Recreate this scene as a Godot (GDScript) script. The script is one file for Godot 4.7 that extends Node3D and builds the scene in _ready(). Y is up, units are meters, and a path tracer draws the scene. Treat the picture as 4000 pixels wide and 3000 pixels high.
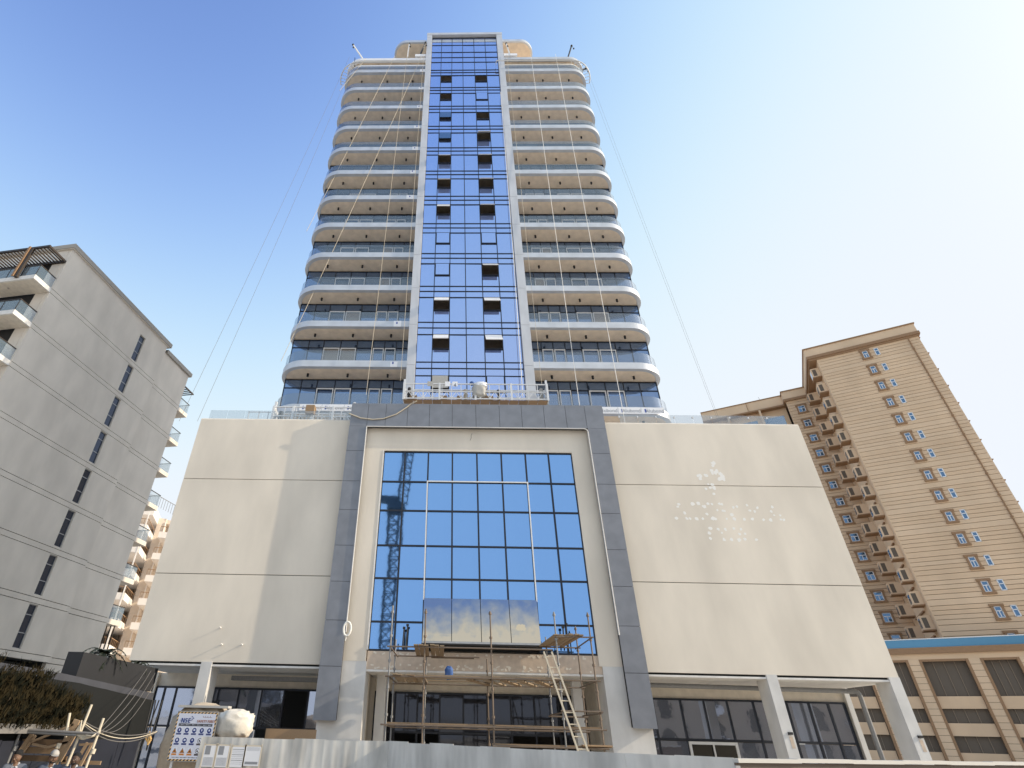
extends Node3D
# A street view up at a tower under construction. Eye height is E; h is height above the eye; D is distance in front of the eye along -z.

const E := 2.3
const EXPOSE := 1.4
var O := Vector3.ZERO
var mats := {}
var tex := {}
var cache := {}
var rng := RandomNumberGenerator.new()


# ---------------------------------------------------------------- mesh builder
class MB:
	var v := PackedVector3Array()
	var n := PackedVector3Array()
	var uv := PackedVector2Array()

	func tri(a: Vector3, b: Vector3, c: Vector3, na: Vector3, nb: Vector3, nc: Vector3) -> void:
		if (b - a).cross(c - a).dot(na + nb + nc) > 0.0:
			v.append_array([a, c, b])
			n.append_array([na, nc, nb])
		else:
			v.append_array([a, b, c])
			n.append_array([na, nb, nc])

	func quad(a: Vector3, b: Vector3, c: Vector3, d: Vector3, m: Vector3) -> void:
		tri(a, b, c, m, m, m)
		tri(a, c, d, m, m, m)

	func quadn(a: Vector3, b: Vector3, c: Vector3, d: Vector3, na: Vector3, nb: Vector3, nc: Vector3, nd: Vector3) -> void:
		tri(a, b, c, na, nb, nc)
		tri(a, c, d, na, nc, nd)

	func uvquad(a: Vector3, b: Vector3, c: Vector3, d: Vector3, m: Vector3) -> void:  # a top left, b top right, c bottom right, d bottom left
		v.append_array([a, b, c, a, c, d])
		n.append_array([m, m, m, m, m, m])
		uv.append_array([Vector2(0, 0), Vector2(1, 0), Vector2(1, 1), Vector2(0, 0), Vector2(1, 1), Vector2(0, 1)])

	func box(c: Vector3, s: Vector3, B := Basis()) -> void:
		for ax in 3:
			for sg in [-1.0, 1.0]:
				var d := Vector3.ZERO
				d[ax] = sg
				var p := Vector3.ZERO
				var q := Vector3.ZERO
				p[(ax + 1) % 3] = s[(ax + 1) % 3] / 2
				q[(ax + 2) % 3] = s[(ax + 2) % 3] / 2
				var m: Vector3 = d * s[ax] / 2
				quad(c + B * (m - p - q), c + B * (m + p - q), c + B * (m + p + q), c + B * (m - p + q), (B * d).normalized())

	func span(a: Vector3, b: Vector3) -> void:  # a box from corner to corner
		box((a + b) / 2, (b - a).abs())

	func bar(a: Vector3, b: Vector3, w: float, h: float, up := Vector3.UP) -> void:
		var z := (b - a).normalized()
		if absf(z.dot(up)) > 0.98:
			up = Vector3.BACK
		var x := up.cross(z).normalized()
		box((a + b) / 2, Vector3(w, h, a.distance_to(b)), Basis(x, z.cross(x), z))

	func tube(a: Vector3, b: Vector3, r: float, r2 := -1.0, k := 8, caps := true) -> void:
		if r2 < 0.0:
			r2 = r
		var z := (b - a).normalized()
		var x := z.cross(Vector3.UP if absf(z.y) < 0.95 else Vector3.RIGHT).normalized()
		var y := z.cross(x)
		for i in k:
			var u := x * cos(TAU * i / k) + y * sin(TAU * i / k)
			var w := x * cos(TAU * (i + 1) / k) + y * sin(TAU * (i + 1) / k)
			quadn(a + u * r, a + w * r, b + w * r2, b + u * r2, u, w, w, u)
			if caps:
				tri(a, a + u * r, a + w * r, -z, -z, -z)
				tri(b, b + u * r2, b + w * r2, z, z, z)

	func path(p: PackedVector3Array, r: float, k := 6) -> void:
		for i in p.size() - 1:
			tube(p[i], p[i + 1], r, r, k, true)

	func ball(c: Vector3, r: Vector3, k := 12, l := 8) -> void:
		for i in k:
			for j in l:
				var q := []
				for t in [[i, j], [i + 1, j], [i + 1, j + 1], [i, j + 1]]:
					var a: float = TAU * t[0] / k
					var b: float = PI * t[1] / l - PI / 2
					q.append(Vector3(cos(a) * cos(b), sin(b), sin(a) * cos(b)))
				quadn(c + q[0] * r, c + q[1] * r, c + q[2] * r, c + q[3] * r, q[0], q[1], q[2], q[3])

	# a band of rectangular section that follows a path in plan (x, z); offsets are outwards (to the left of the path seen from above)
	func ribbon(p: PackedVector2Array, o0: float, o1: float, y0: float, y1: float) -> void:
		var m := p.size()
		var nn := PackedVector2Array()
		for i in m:
			var t := (p[mini(i + 1, m - 1)] - p[i]).normalized() + (p[i] - p[maxi(i - 1, 0)]).normalized()
			t = t.normalized()
			nn.append(Vector2(-t.y, t.x))
		for i in m - 1:
			var a := p[i]
			var b := p[i + 1]
			var na := Vector3(nn[i].x, 0, nn[i].y)
			var nb := Vector3(nn[i + 1].x, 0, nn[i + 1].y)
			var A := Vector3(a.x, 0, a.y)
			var B := Vector3(b.x, 0, b.y)
			var U := Vector3.UP
			quadn(A + na * o1 + U * y0, B + nb * o1 + U * y0, B + nb * o1 + U * y1, A + na * o1 + U * y1, na, nb, nb, na)
			quadn(A + na * o0 + U * y0, B + nb * o0 + U * y0, B + nb * o0 + U * y1, A + na * o0 + U * y1, -na, -nb, -nb, -na)
			quad(A + na * o0 + U * y1, B + nb * o0 + U * y1, B + nb * o1 + U * y1, A + na * o1 + U * y1, U)
			quad(A + na * o0 + U * y0, B + nb * o0 + U * y0, B + nb * o1 + U * y0, A + na * o1 + U * y0, -U)
		for e in [0, m - 1]:
			var c := Vector3(p[e].x, 0, p[e].y)
			var w := Vector3(nn[e].x, 0, nn[e].y)
			var f := Vector3(-w.z, 0, w.x) * (1.0 if e else -1.0)
			quad(c + w * o0 + Vector3(0, y0, 0), c + w * o1 + Vector3(0, y0, 0), c + w * o1 + Vector3(0, y1, 0), c + w * o0 + Vector3(0, y1, 0), f)

	func slab(p: PackedVector2Array, y0: float, y1: float) -> void:  # a flat prism over an outline in plan
		var idx := Geometry2D.triangulate_polygon(p)
		for i in range(0, idx.size(), 3):
			var q := [p[idx[i]], p[idx[i + 1]], p[idx[i + 2]]]
			for y in [y0, y1]:
				var m := Vector3.UP if y == y1 else Vector3.DOWN
				tri(Vector3(q[0].x, y, q[0].y), Vector3(q[1].x, y, q[1].y), Vector3(q[2].x, y, q[2].y), m, m, m)
		var ccw := not Geometry2D.is_polygon_clockwise(p)
		for i in p.size():
			var a := p[i]
			var b := p[(i + 1) % p.size()]
			var t := (b - a).normalized()
			var m := Vector3(t.y, 0, -t.x) * (1.0 if ccw else -1.0)
			quad(Vector3(a.x, y0, a.y), Vector3(b.x, y0, b.y), Vector3(b.x, y1, b.y), Vector3(a.x, y1, a.y), m)

	func mesh() -> ArrayMesh:
		var arr := []
		arr.resize(Mesh.ARRAY_MAX)
		arr[Mesh.ARRAY_VERTEX] = v
		arr[Mesh.ARRAY_NORMAL] = n
		if uv.size() == v.size():
			arr[Mesh.ARRAY_TEX_UV] = uv
		var m := ArrayMesh.new()
		m.add_surface_from_arrays(Mesh.PRIMITIVE_TRIANGLES, arr)
		return m


# ---------------------------------------------------------------- scene helpers
func P(x: float, h: float, D: float) -> Vector3:
	return Vector3(x, h + E, -D) - O


func thing(called: String, label: String, category: String, group := "", at := Vector3.ZERO, turn := 0.0) -> Node3D:
	var o := Node3D.new()
	o.name = called
	add_child(o, true)
	o.position = at
	o.rotation.y = turn
	tag(o, label, category, group)
	O = at
	return o


func tag(o: Node3D, label: String, category: String, group := "") -> void:
	o.set_meta("label", label)
	o.set_meta("category", category)
	if group:
		o.set_meta("group", group)


func put(parent: Node, called: String, mesh: Mesh, m: String, at := Vector3.ZERO, basis := Basis()) -> MeshInstance3D:
	var o := MeshInstance3D.new()
	o.name = called
	o.mesh = mesh
	o.material_override = mats[m]
	parent.add_child(o, true)
	var sub: bool = parent is MeshInstance3D
	o.transform = Transform3D(basis, at - (parent.position if sub else Vector3.ZERO))
	return o


func bmesh(s: Vector3) -> Mesh:
	var key := "box %.3f %.3f %.3f" % [s.x, s.y, s.z]
	if not cache.has(key):
		var b := MB.new()
		b.box(Vector3.ZERO, s)
		cache[key] = b.mesh()
	return cache[key]


func bx(parent: Node, called: String, m: String, c: Vector3, s: Vector3, basis := Basis()) -> MeshInstance3D:
	return put(parent, called, bmesh(s), m, c, basis)


# a box given by its extents: x0..x1, h0..h1, D0..D1
func ex(parent: Node, called: String, m: String, x0: float, x1: float, h0: float, h1: float, D0: float, D1: float) -> MeshInstance3D:
	return bx(parent, called, m, P((x0 + x1) / 2, (h0 + h1) / 2, (D0 + D1) / 2), Vector3(absf(x1 - x0), absf(h1 - h0), absf(D1 - D0)))


func exm(b: MB, x0: float, x1: float, h0: float, h1: float, D0: float, D1: float) -> void:
	b.span(P(x0, h0, D0), P(x1, h1, D1))


func stuff(o: Node) -> Node:
	o.set_meta("kind", "stuff")
	return o


func single(called: String, mesh: Mesh, m: String, at: Vector3, label: String, category: String, group := "", turn := 0.0) -> MeshInstance3D:
	var o := put(self, called, mesh, m, at, Basis(Vector3.UP, turn))
	tag(o, label, category, group)
	return o


func lerpn(a: Vector3, b: Vector3, k: int, sag: float) -> PackedVector3Array:
	var p := PackedVector3Array()
	for i in k + 1:
		var t := float(i) / k
		p.append(a.lerp(b, t) + Vector3.DOWN * sag * 4.0 * t * (1.0 - t))
	return p


# ---------------------------------------------------------------- materials
func noise(called: String, seed_: int, freq: float, octaves: int, lo: float, hi: float, size := 512) -> void:
	var f := FastNoiseLite.new()
	f.seed = seed_
	f.noise_type = FastNoiseLite.TYPE_SIMPLEX_SMOOTH
	f.frequency = freq
	f.fractal_octaves = octaves
	var g := Gradient.new()
	g.set_color(0, Color(lo, lo, lo))
	g.set_color(1, Color(hi, hi, hi))
	var t := NoiseTexture2D.new()
	t.width = size
	t.height = size
	t.seamless = true
	t.noise = f
	t.color_ramp = g
	tex[called] = t


func mk(called: String, r: float, g: float, b: float, rough: float, metal := 0.0, t := "", sc := Vector3.ONE, bump := "", depth := 0.0) -> StandardMaterial3D:
	var m := StandardMaterial3D.new()
	m.resource_name = called
	m.albedo_color = Color(r, g, b).linear_to_srgb()
	m.roughness = rough
	m.metallic = metal
	if t:
		m.albedo_texture = tex[t]
	if bump:
		m.heightmap_enabled = true
		m.heightmap_texture = tex[bump]
		m.heightmap_scale = depth
	if t or bump:
		m.uv1_triplanar = true
		m.uv1_world_triplanar = true
		m.uv1_scale = sc
	mats[called] = m
	return m


func glassy(called: String, r: float, g: float, b: float, a: float) -> void:
	var m := StandardMaterial3D.new()
	m.resource_name = called
	m.transparency = BaseMaterial3D.TRANSPARENCY_ALPHA
	m.albedo_color = Color(Color(r, g, b).linear_to_srgb(), a)
	m.roughness = 0.03
	m.metallic_specular = 0.6
	mats[called] = m


func materials() -> void:
	noise("mottle", 3, 0.012, 5, 0.90, 1.0)
	noise("blotch", 8, 0.007, 5, 0.905, 1.0)
	noise("grain", 5, 0.06, 4, 0.82, 1.0)
	noise("wave", 21, 0.010, 3, 0.0, 1.0, 256)
	noise("dust", 33, 0.008, 6, 0.72, 1.0)
	mk("cream", .84, .765, .655, .85, 0, "blotch", Vector3(.11, .04, .11), "mottle", 1.0)
	mk("cream_flat", .82, .745, .635, .85, 0, "mottle", Vector3(.3, .3, .3))
	mk("tan_soffit", .93, .785, .625, .8, 0, "mottle", Vector3(.2, .2, .2))
	mk("primer", .72, .71, .69, .85, 0, "blotch", Vector3(.3, .15, .3), "grain", .3)
	mk("patch_white", .88, .86, .82, .85)
	mk("alu", .66, .69, .74, .38, .25, "mottle", Vector3(.12, .12, .12))
	mk("frame_panel", .66, .675, .71, .42, .15, "mottle", Vector3(.12, .05, .12))
	mk("charcoal_panel", .25, .265, .30, .42, .2, "mottle", Vector3(.2, .2, .2))
	mk("gap", .02, .02, .02, .9)
	mk("mullion", .02, .024, .035, .45, .3)
	mk("strip_glass", .40, .50, .80, .03, .92, "", Vector3(.5, .5, .5), "wave", .02)
	mk("portal_glass", .20, .39, .72, .03, .94, "", Vector3(.45, .45, .45), "wave", .035)
	mk("dark_glass", .19, .28, .46, .03, .8, "", Vector3(.5, .5, .5), "wave", .02)
	mk("shop_glass", .40, .44, .54, .03, .85, "", Vector3(.6, .6, .6), "wave", .05)
	mk("entry_glass", .045, .05, .065, .04, .55, "", Vector3(.6, .6, .6), "wave", .05)
	mk("curtain_glass", .34, .30, .26, .08, .3)
	mk("slit_glass", .05, .065, .10, .05, .6)
	glassy("clear_glass", .30, .40, .48, .22)
	glassy("rail_glass", .13, .18, .24, .24)
	mk("white_frame", .78, .79, .80, .5)
	mk("black_item", .015, .015, .017, .6)
	mk("interior", .55, .47, .39, .9, 0, "mottle", Vector3(.4, .4, .4))
	mk("unlit_black", .03, .03, .03, .95)
	mk("white_steel", .72, .73, .74, .5, .1)
	mk("film", .86, .87, .90, .4)
	mk("film_blue", .03, .07, .35, .5)
	mk("rope", .62, .55, .43, .9)
	mk("rope_white", .85, .83, .78, .9)
	mk("ply", .40, .27, .16, .85, 0, "grain", Vector3(.6, 4, .6))
	mk("pale_floor", .66, .62, .55, .6)  # balcony floors, out of view, kept pale to light the soffits
	mk("plank", .38, .285, .19, .85, 0, "grain", Vector3(.8, 3, .8))
	mk("plank_dark", .33, .23, .14, .85, 0, "grain", Vector3(.8, 3, .8))
	mk("rust_pipe", .22, .17, .13, .6, .4, "mottle", Vector3(.8, .8, .8))
	mk("grey_pipe", .30, .30, .30, .5, .4, "mottle", Vector3(.8, .8, .8))
	mk("dusty_metal", .60, .58, .54, .38, .6, "dust", Vector3(.3, .5, .3))
	mk("ledge_metal", .5, .51, .52, .4, .6, "mottle", Vector3(.5, .5, .5))
	mk("beam_board", .66, .54, .43, .9, 0, "mottle", Vector3(.5, .5, .5))
	mk("fence", .84, .815, .76, .65, .05, "dust", Vector3(.45, .10, .45))
	mk("fence_cap", .50, .485, .455, .6)
	mk("brown_board", .17, .13, .105, .8, 0, "blotch", Vector3(.3, .2, .3))
	mk("wall_grey", .76, .695, .61, .85, 0, "blotch", Vector3(.12, .05, .12), "grain", .35)
	mk("parapet_grey", .38, .35, .31, .8)
	mk("white_paint", .82, .80, .765, .8, 0, "mottle", Vector3(.3, .3, .3))
	mk("bronze", .040, .028, .020, .5, .3)
	mk("brown_trim", .36, .215, .115, .75, 0, "mottle", Vector3(.4, .4, .4))
	mk("sand_wall", .78, .57, .375, .85, 0, "blotch", Vector3(.06, .03, .06))
	mk("sand_wall_pale", .80, .595, .40, .85, 0, "blotch", Vector3(.06, .03, .06))
	mk("groove", .16, .11, .07, .9)
	mk("blue_glass", .10, .19, .32, .05, .7)
	mk("blue_band", .10, .27, .42, .12, .4)
	mk("louvre", .13, .105, .08, .7)
	mk("louvre_bar", .27, .21, .155, .7)
	mk("pink_wall", .82, .70, .58, .85, 0, "mottle", Vector3(.1, .1, .1))
	mk("pink_white", .86, .80, .74, .8)
	mk("dark_grey_wall", .022, .023, .027, .8, 0, "blotch", Vector3(.2, .1, .2))
	mk("boundary", .062, .066, .082, .8, 0, "blotch", Vector3(.3, .2, .3))
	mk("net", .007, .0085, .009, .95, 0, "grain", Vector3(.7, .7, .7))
	mk("steel_sheet", .026, .030, .046, .6, .2, "blotch", Vector3(.3, .3, .3))
	mk("concrete", .22, .21, .20, .9, 0, "mottle", Vector3(.6, .6, .6))
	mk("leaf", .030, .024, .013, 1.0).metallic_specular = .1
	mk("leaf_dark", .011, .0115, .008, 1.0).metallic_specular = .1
	mk("palm_leaf", .025, .035, .018, .6)
	mk("wood_stem", .10, .075, .05, .9)
	mk("timber", .52, .36, .22, .85, 0, "grain", Vector3(.8, 3, .8))
	mk("timber_dark", .20, .13, .075, .85, 0, "grain", Vector3(.8, 3, .8))
	mk("cable_grey", .16, .15, .14, .7)
	mk("cable_black", .02, .02, .02, .6)
	mk("yellow_rope", .62, .40, .16, .9)
	mk("sand_ground", .66, .60, .51, .95, 0, "blotch", Vector3(.02, .02, .02))
	mk("road", .06, .06, .062, .9, 0, "mottle", Vector3(.3, .3, .3))
	mk("bag_white", .80, .74, .64, .7, 0, "mottle", Vector3(1.2, 1.2, 1.2), "mottle", 3.0)
	mk("bag_grey", .50, .49, .46, .7, 0, "mottle", Vector3(1.5, 1.5, 1.5), "mottle", 4.0)
	mk("tarp", .56, .46, .34, .8, 0, "mottle", Vector3(1.2, 1.2, 1.2), "mottle", 3.0)
	mk("tarp_blue", .05, .12, .33, .7)
	mk("paper", .74, .75, .78, .8)
	mk("paper_grey", .26, .27, .29, .8)
	mk("tape", .66, .58, .46, .7)
	mk("ink", .05, .06, .10, .8)
	mk("ink_blue", .02, .05, .22, .7)
	mk("ink_red", .30, .10, .04, .7)
	mk("skin", .17, .095, .06, .6)
	mk("skin_dark", .085, .048, .032, .6)
	mk("hair", .010, .009, .009, .9)
	mk("shirt_blue", .12, .135, .17, .85)
	mk("shirt_white", .46, .47, .50, .85)
	mk("shirt_slate", .075, .09, .125, .85)
	mk("trousers", .04, .045, .06, .9)
	mk("cap_white", .42, .40, .37, .8)
	mk("eye_white", .5, .48, .46, .4)
	mk("crane_steel", .04, .04, .042, .6, .2)
	mk("crane_dark", .04, .045, .05, .6)
	mk("arch_wall", .50, .39, .28, .85)
	mk("tower_blue", .10, .13, .19, .25, .3)


# ---------------------------------------------------------------- sky
func sky_image() -> Image:
	var w := 1024
	var hh := 512
	var im := Image.create_empty(w, hh, false, Image.FORMAT_RGBF)
	var s := Vector3(.885, .44, .13).normalized()
	for j in hh:
		var el := PI / 2 - PI * (j + 0.5) / hh
		var y := sin(el)
		var cy := cos(el)
		for i in w:
			var az := TAU * (i + 0.5) / w
			var d := Vector3(sin(az) * cy, y, -cos(az) * cy)
			var g := acos(clampf(d.dot(s), -1, 1))
			var yy := maxf(y, 0.0)
			var gg := g / (PI / 3)
			var t := clampf(1.28 * exp(1.279 + 2.247 * yy - 2.149 * yy * yy + .557 * gg - 3.175 * gg * yy), .12, 4.5)
			var lift := 1.0 + 3.0 * exp(-pow(g / 0.30, 2.0))  # glow round the out-of-view sun, strong enough to brighten shaded walls
			var c := Color(1 - exp(-t), 1 - exp(-1.8 * t), 1 - exp(-5.2 * t))
			c = Color(c.r * .89 * lift / EXPOSE, c.g * .93 * lift / EXPOSE, c.b * 1.0 * lift / EXPOSE)
			if y < 0.0:
				var k := clampf(-y * 6.0, 0, 1)
				c = c.lerp(Color(.42, .38, .32), k)
			im.set_pixel(i, j, c)
	return im


# ---------------------------------------------------------------- the tower with its podium
const PITCH := 3.408
const FB0 := 20.07  # underside of balcony band 0 above the eye


func mir(x: float) -> float:
	return 2.64 - x


func side_path(right: bool, inset := 0.0) -> PackedVector2Array:  # balcony edge in plan, thing-local x, z
	var p := PackedVector2Array()
	var front := 28.7 + inset
	var R := 1.8 - inset
	p.append(Vector2(5.45, -front))
	p.append(Vector2(12.35, -front))
	for i in range(1, 11):
		var a := PI / 2 * i / 10
		p.append(Vector2(12.35 + R * sin(a), -30.5 + R * cos(a)))
	p.append(Vector2(14.15 - inset, -46.0))
	if not right:
		for i in p.size():
			p[i].x = mir(p[i].x)
		p.reverse()
	for i in p.size():
		p[i] -= Vector2(O.x, O.z)
	return p


func ribbon_mesh(key: String, p: PackedVector2Array, o0: float, o1: float, y0: float, y1: float) -> Mesh:
	if not cache.has(key):
		var b := MB.new()
		b.ribbon(p, o0, o1, y0, y1)
		cache[key] = b.mesh()
	return cache[key]


func area_mesh(key: String, right: bool, inset: float, y0: float, y1: float) -> Mesh:
	if not cache.has(key):
		var p := side_path(right, inset)
		var xin := 5.45 if right else mir(5.45)
		p.append(Vector2(xin, -46) - Vector2(O.x, O.z)) if right else p.append(Vector2(xin, -46) - Vector2(O.x, O.z))
		var b := MB.new()
		b.slab(p, y0, y1)
		cache[key] = b.mesh()
	return cache[key]


func balcony(t: Node3D, k: int, right: bool) -> void:
	var s := "R" if right else "L"
	var at := Vector3(0, FB0 + PITCH * k + E, 0)
	var band := put(t, "balcony", ribbon_mesh("band" + s, side_path(right), -0.28, 0.0, 0.0, 0.5), "alu", at)
	put(band, "soffit", area_mesh("soffit" + s, right, 0.27, 0.03, 0.09), "tan_soffit", at)
	put(band, "floor", area_mesh("floor" + s, right, 0.27, 0.38, 0.46), "pale_floor", at)
	for i in 3:
		var x: float = [6.8, 9.5, 12.2][i]
		if not cache.has("downlight"):
			var b := MB.new()
			b.tube(Vector3(0, 0.035, 0), Vector3(0, -0.2, 0), 0.075, 0.075, 10)
			cache["downlight"] = b.mesh()
		put(band, "downlight", cache["downlight"], "black_item", P(x if right else mir(x), 0, 29.62) + Vector3(0, at.y - E, 0))
	# glass balustrade panels along the edge
	var path := side_path(right, 0.06)
	var pts := PackedVector2Array()
	var order := path.duplicate()
	if not right:
		order.reverse()
	for i in 6:
		pts.append(order[0].lerp(order[1], i / 6.0))
	for i in range(1, 12):
		pts.append(order[i])
	pts.append(order[11].lerp(order[12], 0.25))
	var runs := []
	for i in 6:
		runs.append([i, i + 1])
	runs.append([6, 9])
	runs.append([9, 12])
	runs.append([12, 16])
	runs.append([16, 17])
	for r in runs:
		var q := PackedVector2Array()
		for i in range(r[0], r[1] + 1):
			q.append(pts[i])
		if r[1] - r[0] == 1:
			q[0] = q[0].lerp(q[1], 0.008)
		if not right:
			q.reverse()
		put(band, "glass_panel", ribbon_mesh("rail%s%d" % [s, r[0]], q, -0.02, 0.0, 0.46, 1.36), "rail_glass", at)
	put(band, "rail_shoe", ribbon_mesh("shoe" + s, side_path(right, 0.045), -0.05, 0.0, 0.5, 0.54), "alu", at)
	# window wall behind
	var top := FB0 + PITCH * (k + 1)
	if k == 11:
		top = 60.05
	var base := FB0 + PITCH * k + 0.46
	var xs := [5.45, 6.45, 7.28, 8.12, 9.25, 10.43, 11.65, 12.73, 13.88]
	if k > 6:
		var a: float = 5.45 if right else mir(13.88)
		var c: float = 13.88 if right else mir(5.45)
		ex(band, "window_wall", "dark_glass", a, c, base, top - 0.03, 30.28, 30.33)
		return
	var mul := MB.new()
	for i in 9:
		var x: float = xs[i] if right else mir(xs[i])
		exm(mul, x - .025, x + .025, base, top - .02, 30.24, 30.30)
	var x0: float = 5.45 if right else mir(13.88)
	var x1: float = 13.88 if right else mir(5.45)
	exm(mul, x0, x1, top - .73, top - .68, 30.23, 30.29)
	exm(mul, x0, x1, top - .06, top - .02, 30.23, 30.29)
	put(band, "mullions", mul.mesh(), "mullion")
	var open_bay := rng.randi_range(1, 5)
	for i in 8:
		var a: float = xs[i] if right else mir(xs[i + 1])
		var c: float = xs[i + 1] if right else mir(xs[i])
		ex(band, "spandrel_pane", "dark_glass", a + .02, c - .02, top - .69, top - .03, 30.28, 30.31)
		var door := i in [1, 2, 4, 5]
		if door:
			var f := MB.new()
			exm(f, a + .04, a + .10, base, top - .75, 30.18, 30.25)
			exm(f, c - .10, c - .04, base, top - .75, 30.18, 30.25)
			exm(f, a + .10, c - .10, top - .82, top - .75, 30.18, 30.25)
			exm(f, a + .10, c - .10, base + .03, base + .10, 30.18, 30.25)
			put(band, "door_frame", f.mesh(), "white_frame")
			if i == open_bay:
				ex(band, "curtain", "tan_soffit", a + .1, c - .1, base, top - .82, 30.5, 30.52)
				continue
		ex(band, "pane", "curtain_glass" if door and rng.randf() < .22 else "dark_glass", a + .02, c - .02, base, top - .73, 30.28, 30.31)


func tower() -> void:
	var t := thing("apartment_tower", "tall pale tower with blue glass strip, curved balconies and cream podium behind the hoarding", "building", "", Vector3(1.3, 0, -23))
	# ---- podium walls
	for s in [[-12.35, -4.79], [7.43, 16.87]]:
		var w := ex(t, "podium_wall", "gap", s[0] + .02, s[1] - .02, 2.13, 12.80, 23.06, 23.28)
		ex(w, "wall_panel", "cream", s[0], s[1], 2.10, 5.375, 23.0, 23.3)
		ex(w, "wall_panel", "cream", s[0], s[1], 5.405, 9.645, 23.0, 23.3)
		ex(w, "wall_panel", "cream", s[0], s[1], 9.675, 12.80, 23.0, 23.3)
		var cap := MB.new()
		cap.tube(P(s[0], 12.80, 23.12), P(s[1], 12.80, 23.12), 0.12, 0.12, 16)
		exm(cap, s[0], s[1], 12.78, 12.92, 23.12, 23.34)
		put(w, "coping", cap.mesh(), "cream_flat")
	ex(t, "podium_body", "cream_flat", -12.3, 16.82, 2.0, 12.2, 23.32, 55.0)
	ex(t, "shadow_gap", "gap", -12.3, -4.82, 2.03, 2.095, 23.07, 23.3)
	ex(t, "shadow_gap", "gap", 7.46, 16.8, 2.03, 2.095, 23.07, 23.3)
	for s in [[-12.34, -4.72], [7.38, 16.86]]:
		ex(t, "porch_ceiling", "white_paint", s[0], s[1], 1.96, 2.025, 23.01, 26.62)
	# patches of new plaster on the right wall
	var pm := MB.new()
	for row in [[1078, 1228, 10], [1064, 1222, 8], [1040, 1211, 9, 1232, 9], [1026, 1225, 9, 1210, 7, 1246, 10], [1014, 1251, 10, 1153, 9, 1140, 6, 1178, 9], [1000, 1235, 9, 1241, 9, 1253, 10, 1150, 8], [972, 1196, 8, 1178, 5], [952, 1199, 9, 1183, 7, 1162, 7], [928, 1191, 7], [878, 1024, 7, 1084, 10, 1111, 8, 1152, 7, 1170, 5, 1203, 6, 1213, 6, 1323, 6], [865, 1016, 6, 1135, 8, 1128, 5, 1260, 6, 1276, 6, 1365, 6, 1431, 7], [849, 1217, 5, 1186, 5, 1210, 6, 1328, 6, 1348, 6, 1419, 6], [833, 1041, 7, 1136, 7, 1427, 5, 1453, 5, 1245, 8], [812, 999, 8, 1044, 7, 1058, 6, 1086, 8, 1114, 6, 1157, 10, 1169, 7, 1217, 5, 1250, 8, 1293, 7, 1328, 8, 1375, 6, 1405, 8, 1450, 6, 1463, 6], [767, 1135, 8, 1167, 7, 1198, 7, 1235, 7, 1265, 6], [746, 1125, 7, 1179, 5, 1253, 6, 1277, 6], [722, 1123, 7, 1181, 7, 1211, 7, 1243, 8, 1248, 6, 1270, 7, 1318, 7]]:
		for i in range(1, row.size(), 2):
			var c := P(row[i] / 100.0, row[0] / 100.0 + rng.randf_range(-.03, .03), 22.9985 - rng.randf_range(0, .0012))
			var r0: float = row[i + 1] / 100.0
			var k := 9
			var rr := []
			for j in k:
				rr.append(r0 * rng.randf_range(.7, 1.25))
			for j in k:
				var a := Vector3(cos(TAU * j / k), sin(TAU * j / k), 0) * float(rr[j])
				var e := Vector3(cos(TAU * (j + 1) / k), sin(TAU * (j + 1) / k), 0) * float(rr[(j + 1) % k])
				pm.tri(c, c + a, c + e, Vector3.BACK, Vector3.BACK, Vector3.BACK)
				pm.quad(c + a, c + e, c + e + Vector3(0, 0, -.003), c + a + Vector3(0, 0, -.003), (a + e).normalized())
	stuff(put(t, "plaster_patches", pm.mesh(), "patch_white"))
	# ---- grey portal
	var pf := MB.new()
	exm(pf, -4.79, -4.0, .31, 13.55, 22.62, 23.3)
	exm(pf, 6.62, 7.43, .31, 13.55, 22.62, 23.3)
	exm(pf, -4.0, 6.62, 12.32, 13.55, 22.62, 23.3)
	var portal := put(t, "portal_frame", pf.mesh(), "gap")
	var vx := [-4.82, -3.98, -3.10, -2.04, -.97, .14, 1.29, 2.43, 3.51, 4.59, 5.64, 6.58, 7.46]
	for i in 12:
		ex(portal, "cladding_panel", "charcoal_panel", vx[i] + .008, vx[i + 1] - .008, 12.31, 13.58, 22.58, 22.62)
	var js := [12.31, 11.0, 9.48, 8.13, 6.57, 5.1, 3.63, 2.02, .28]
	for i in 8:
		ex(portal, "cladding_panel", "charcoal_panel", -4.82, -3.98, js[i + 1] + .008, js[i] - .008, 22.58, 22.62)
		ex(portal, "cladding_panel", "charcoal_panel", 6.60, 7.46, js[i + 1] + .008, js[i] - .008, 22.58, 22.62)
	var tr := MB.new()
	tr.path(PackedVector3Array([P(-3.95, 3.2, 22.555), P(-3.97, 12.27, 22.555), P(6.42, 12.27, 22.555), P(6.53, 12.22, 22.555), P(6.57, 12.1, 22.555), P(6.59, 3.3, 22.555)]), .028)
	put(portal, "edge_trim", tr.mesh(), "primer")
	# ---- infill wall round the big window
	var iw := MB.new()
	exm(iw, -4.0, 6.62, 11.14, 12.35, 22.83, 23.3)
	exm(iw, -4.0, -3.12, 2.24, 11.14, 22.83, 23.3)
	exm(iw, 5.75, 6.62, 2.24, 11.14, 22.83, 23.3)
	put(t, "infill_wall", iw.mesh(), "cream")
	var rv := MB.new()
	exm(rv, -3.12, -3.07, 2.64, 11.14, 22.81, 23.0)
	put(t, "window_reveal", rv.mesh(), "white_paint")
	for s in [[-4.72, -3.08], [5.86, 7.36]]:
		ex(t, "entrance_pier", "primer", s[0], s[1], -2.3, 2.24, 22.835, 23.9)
	var crk := MB.new()
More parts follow.
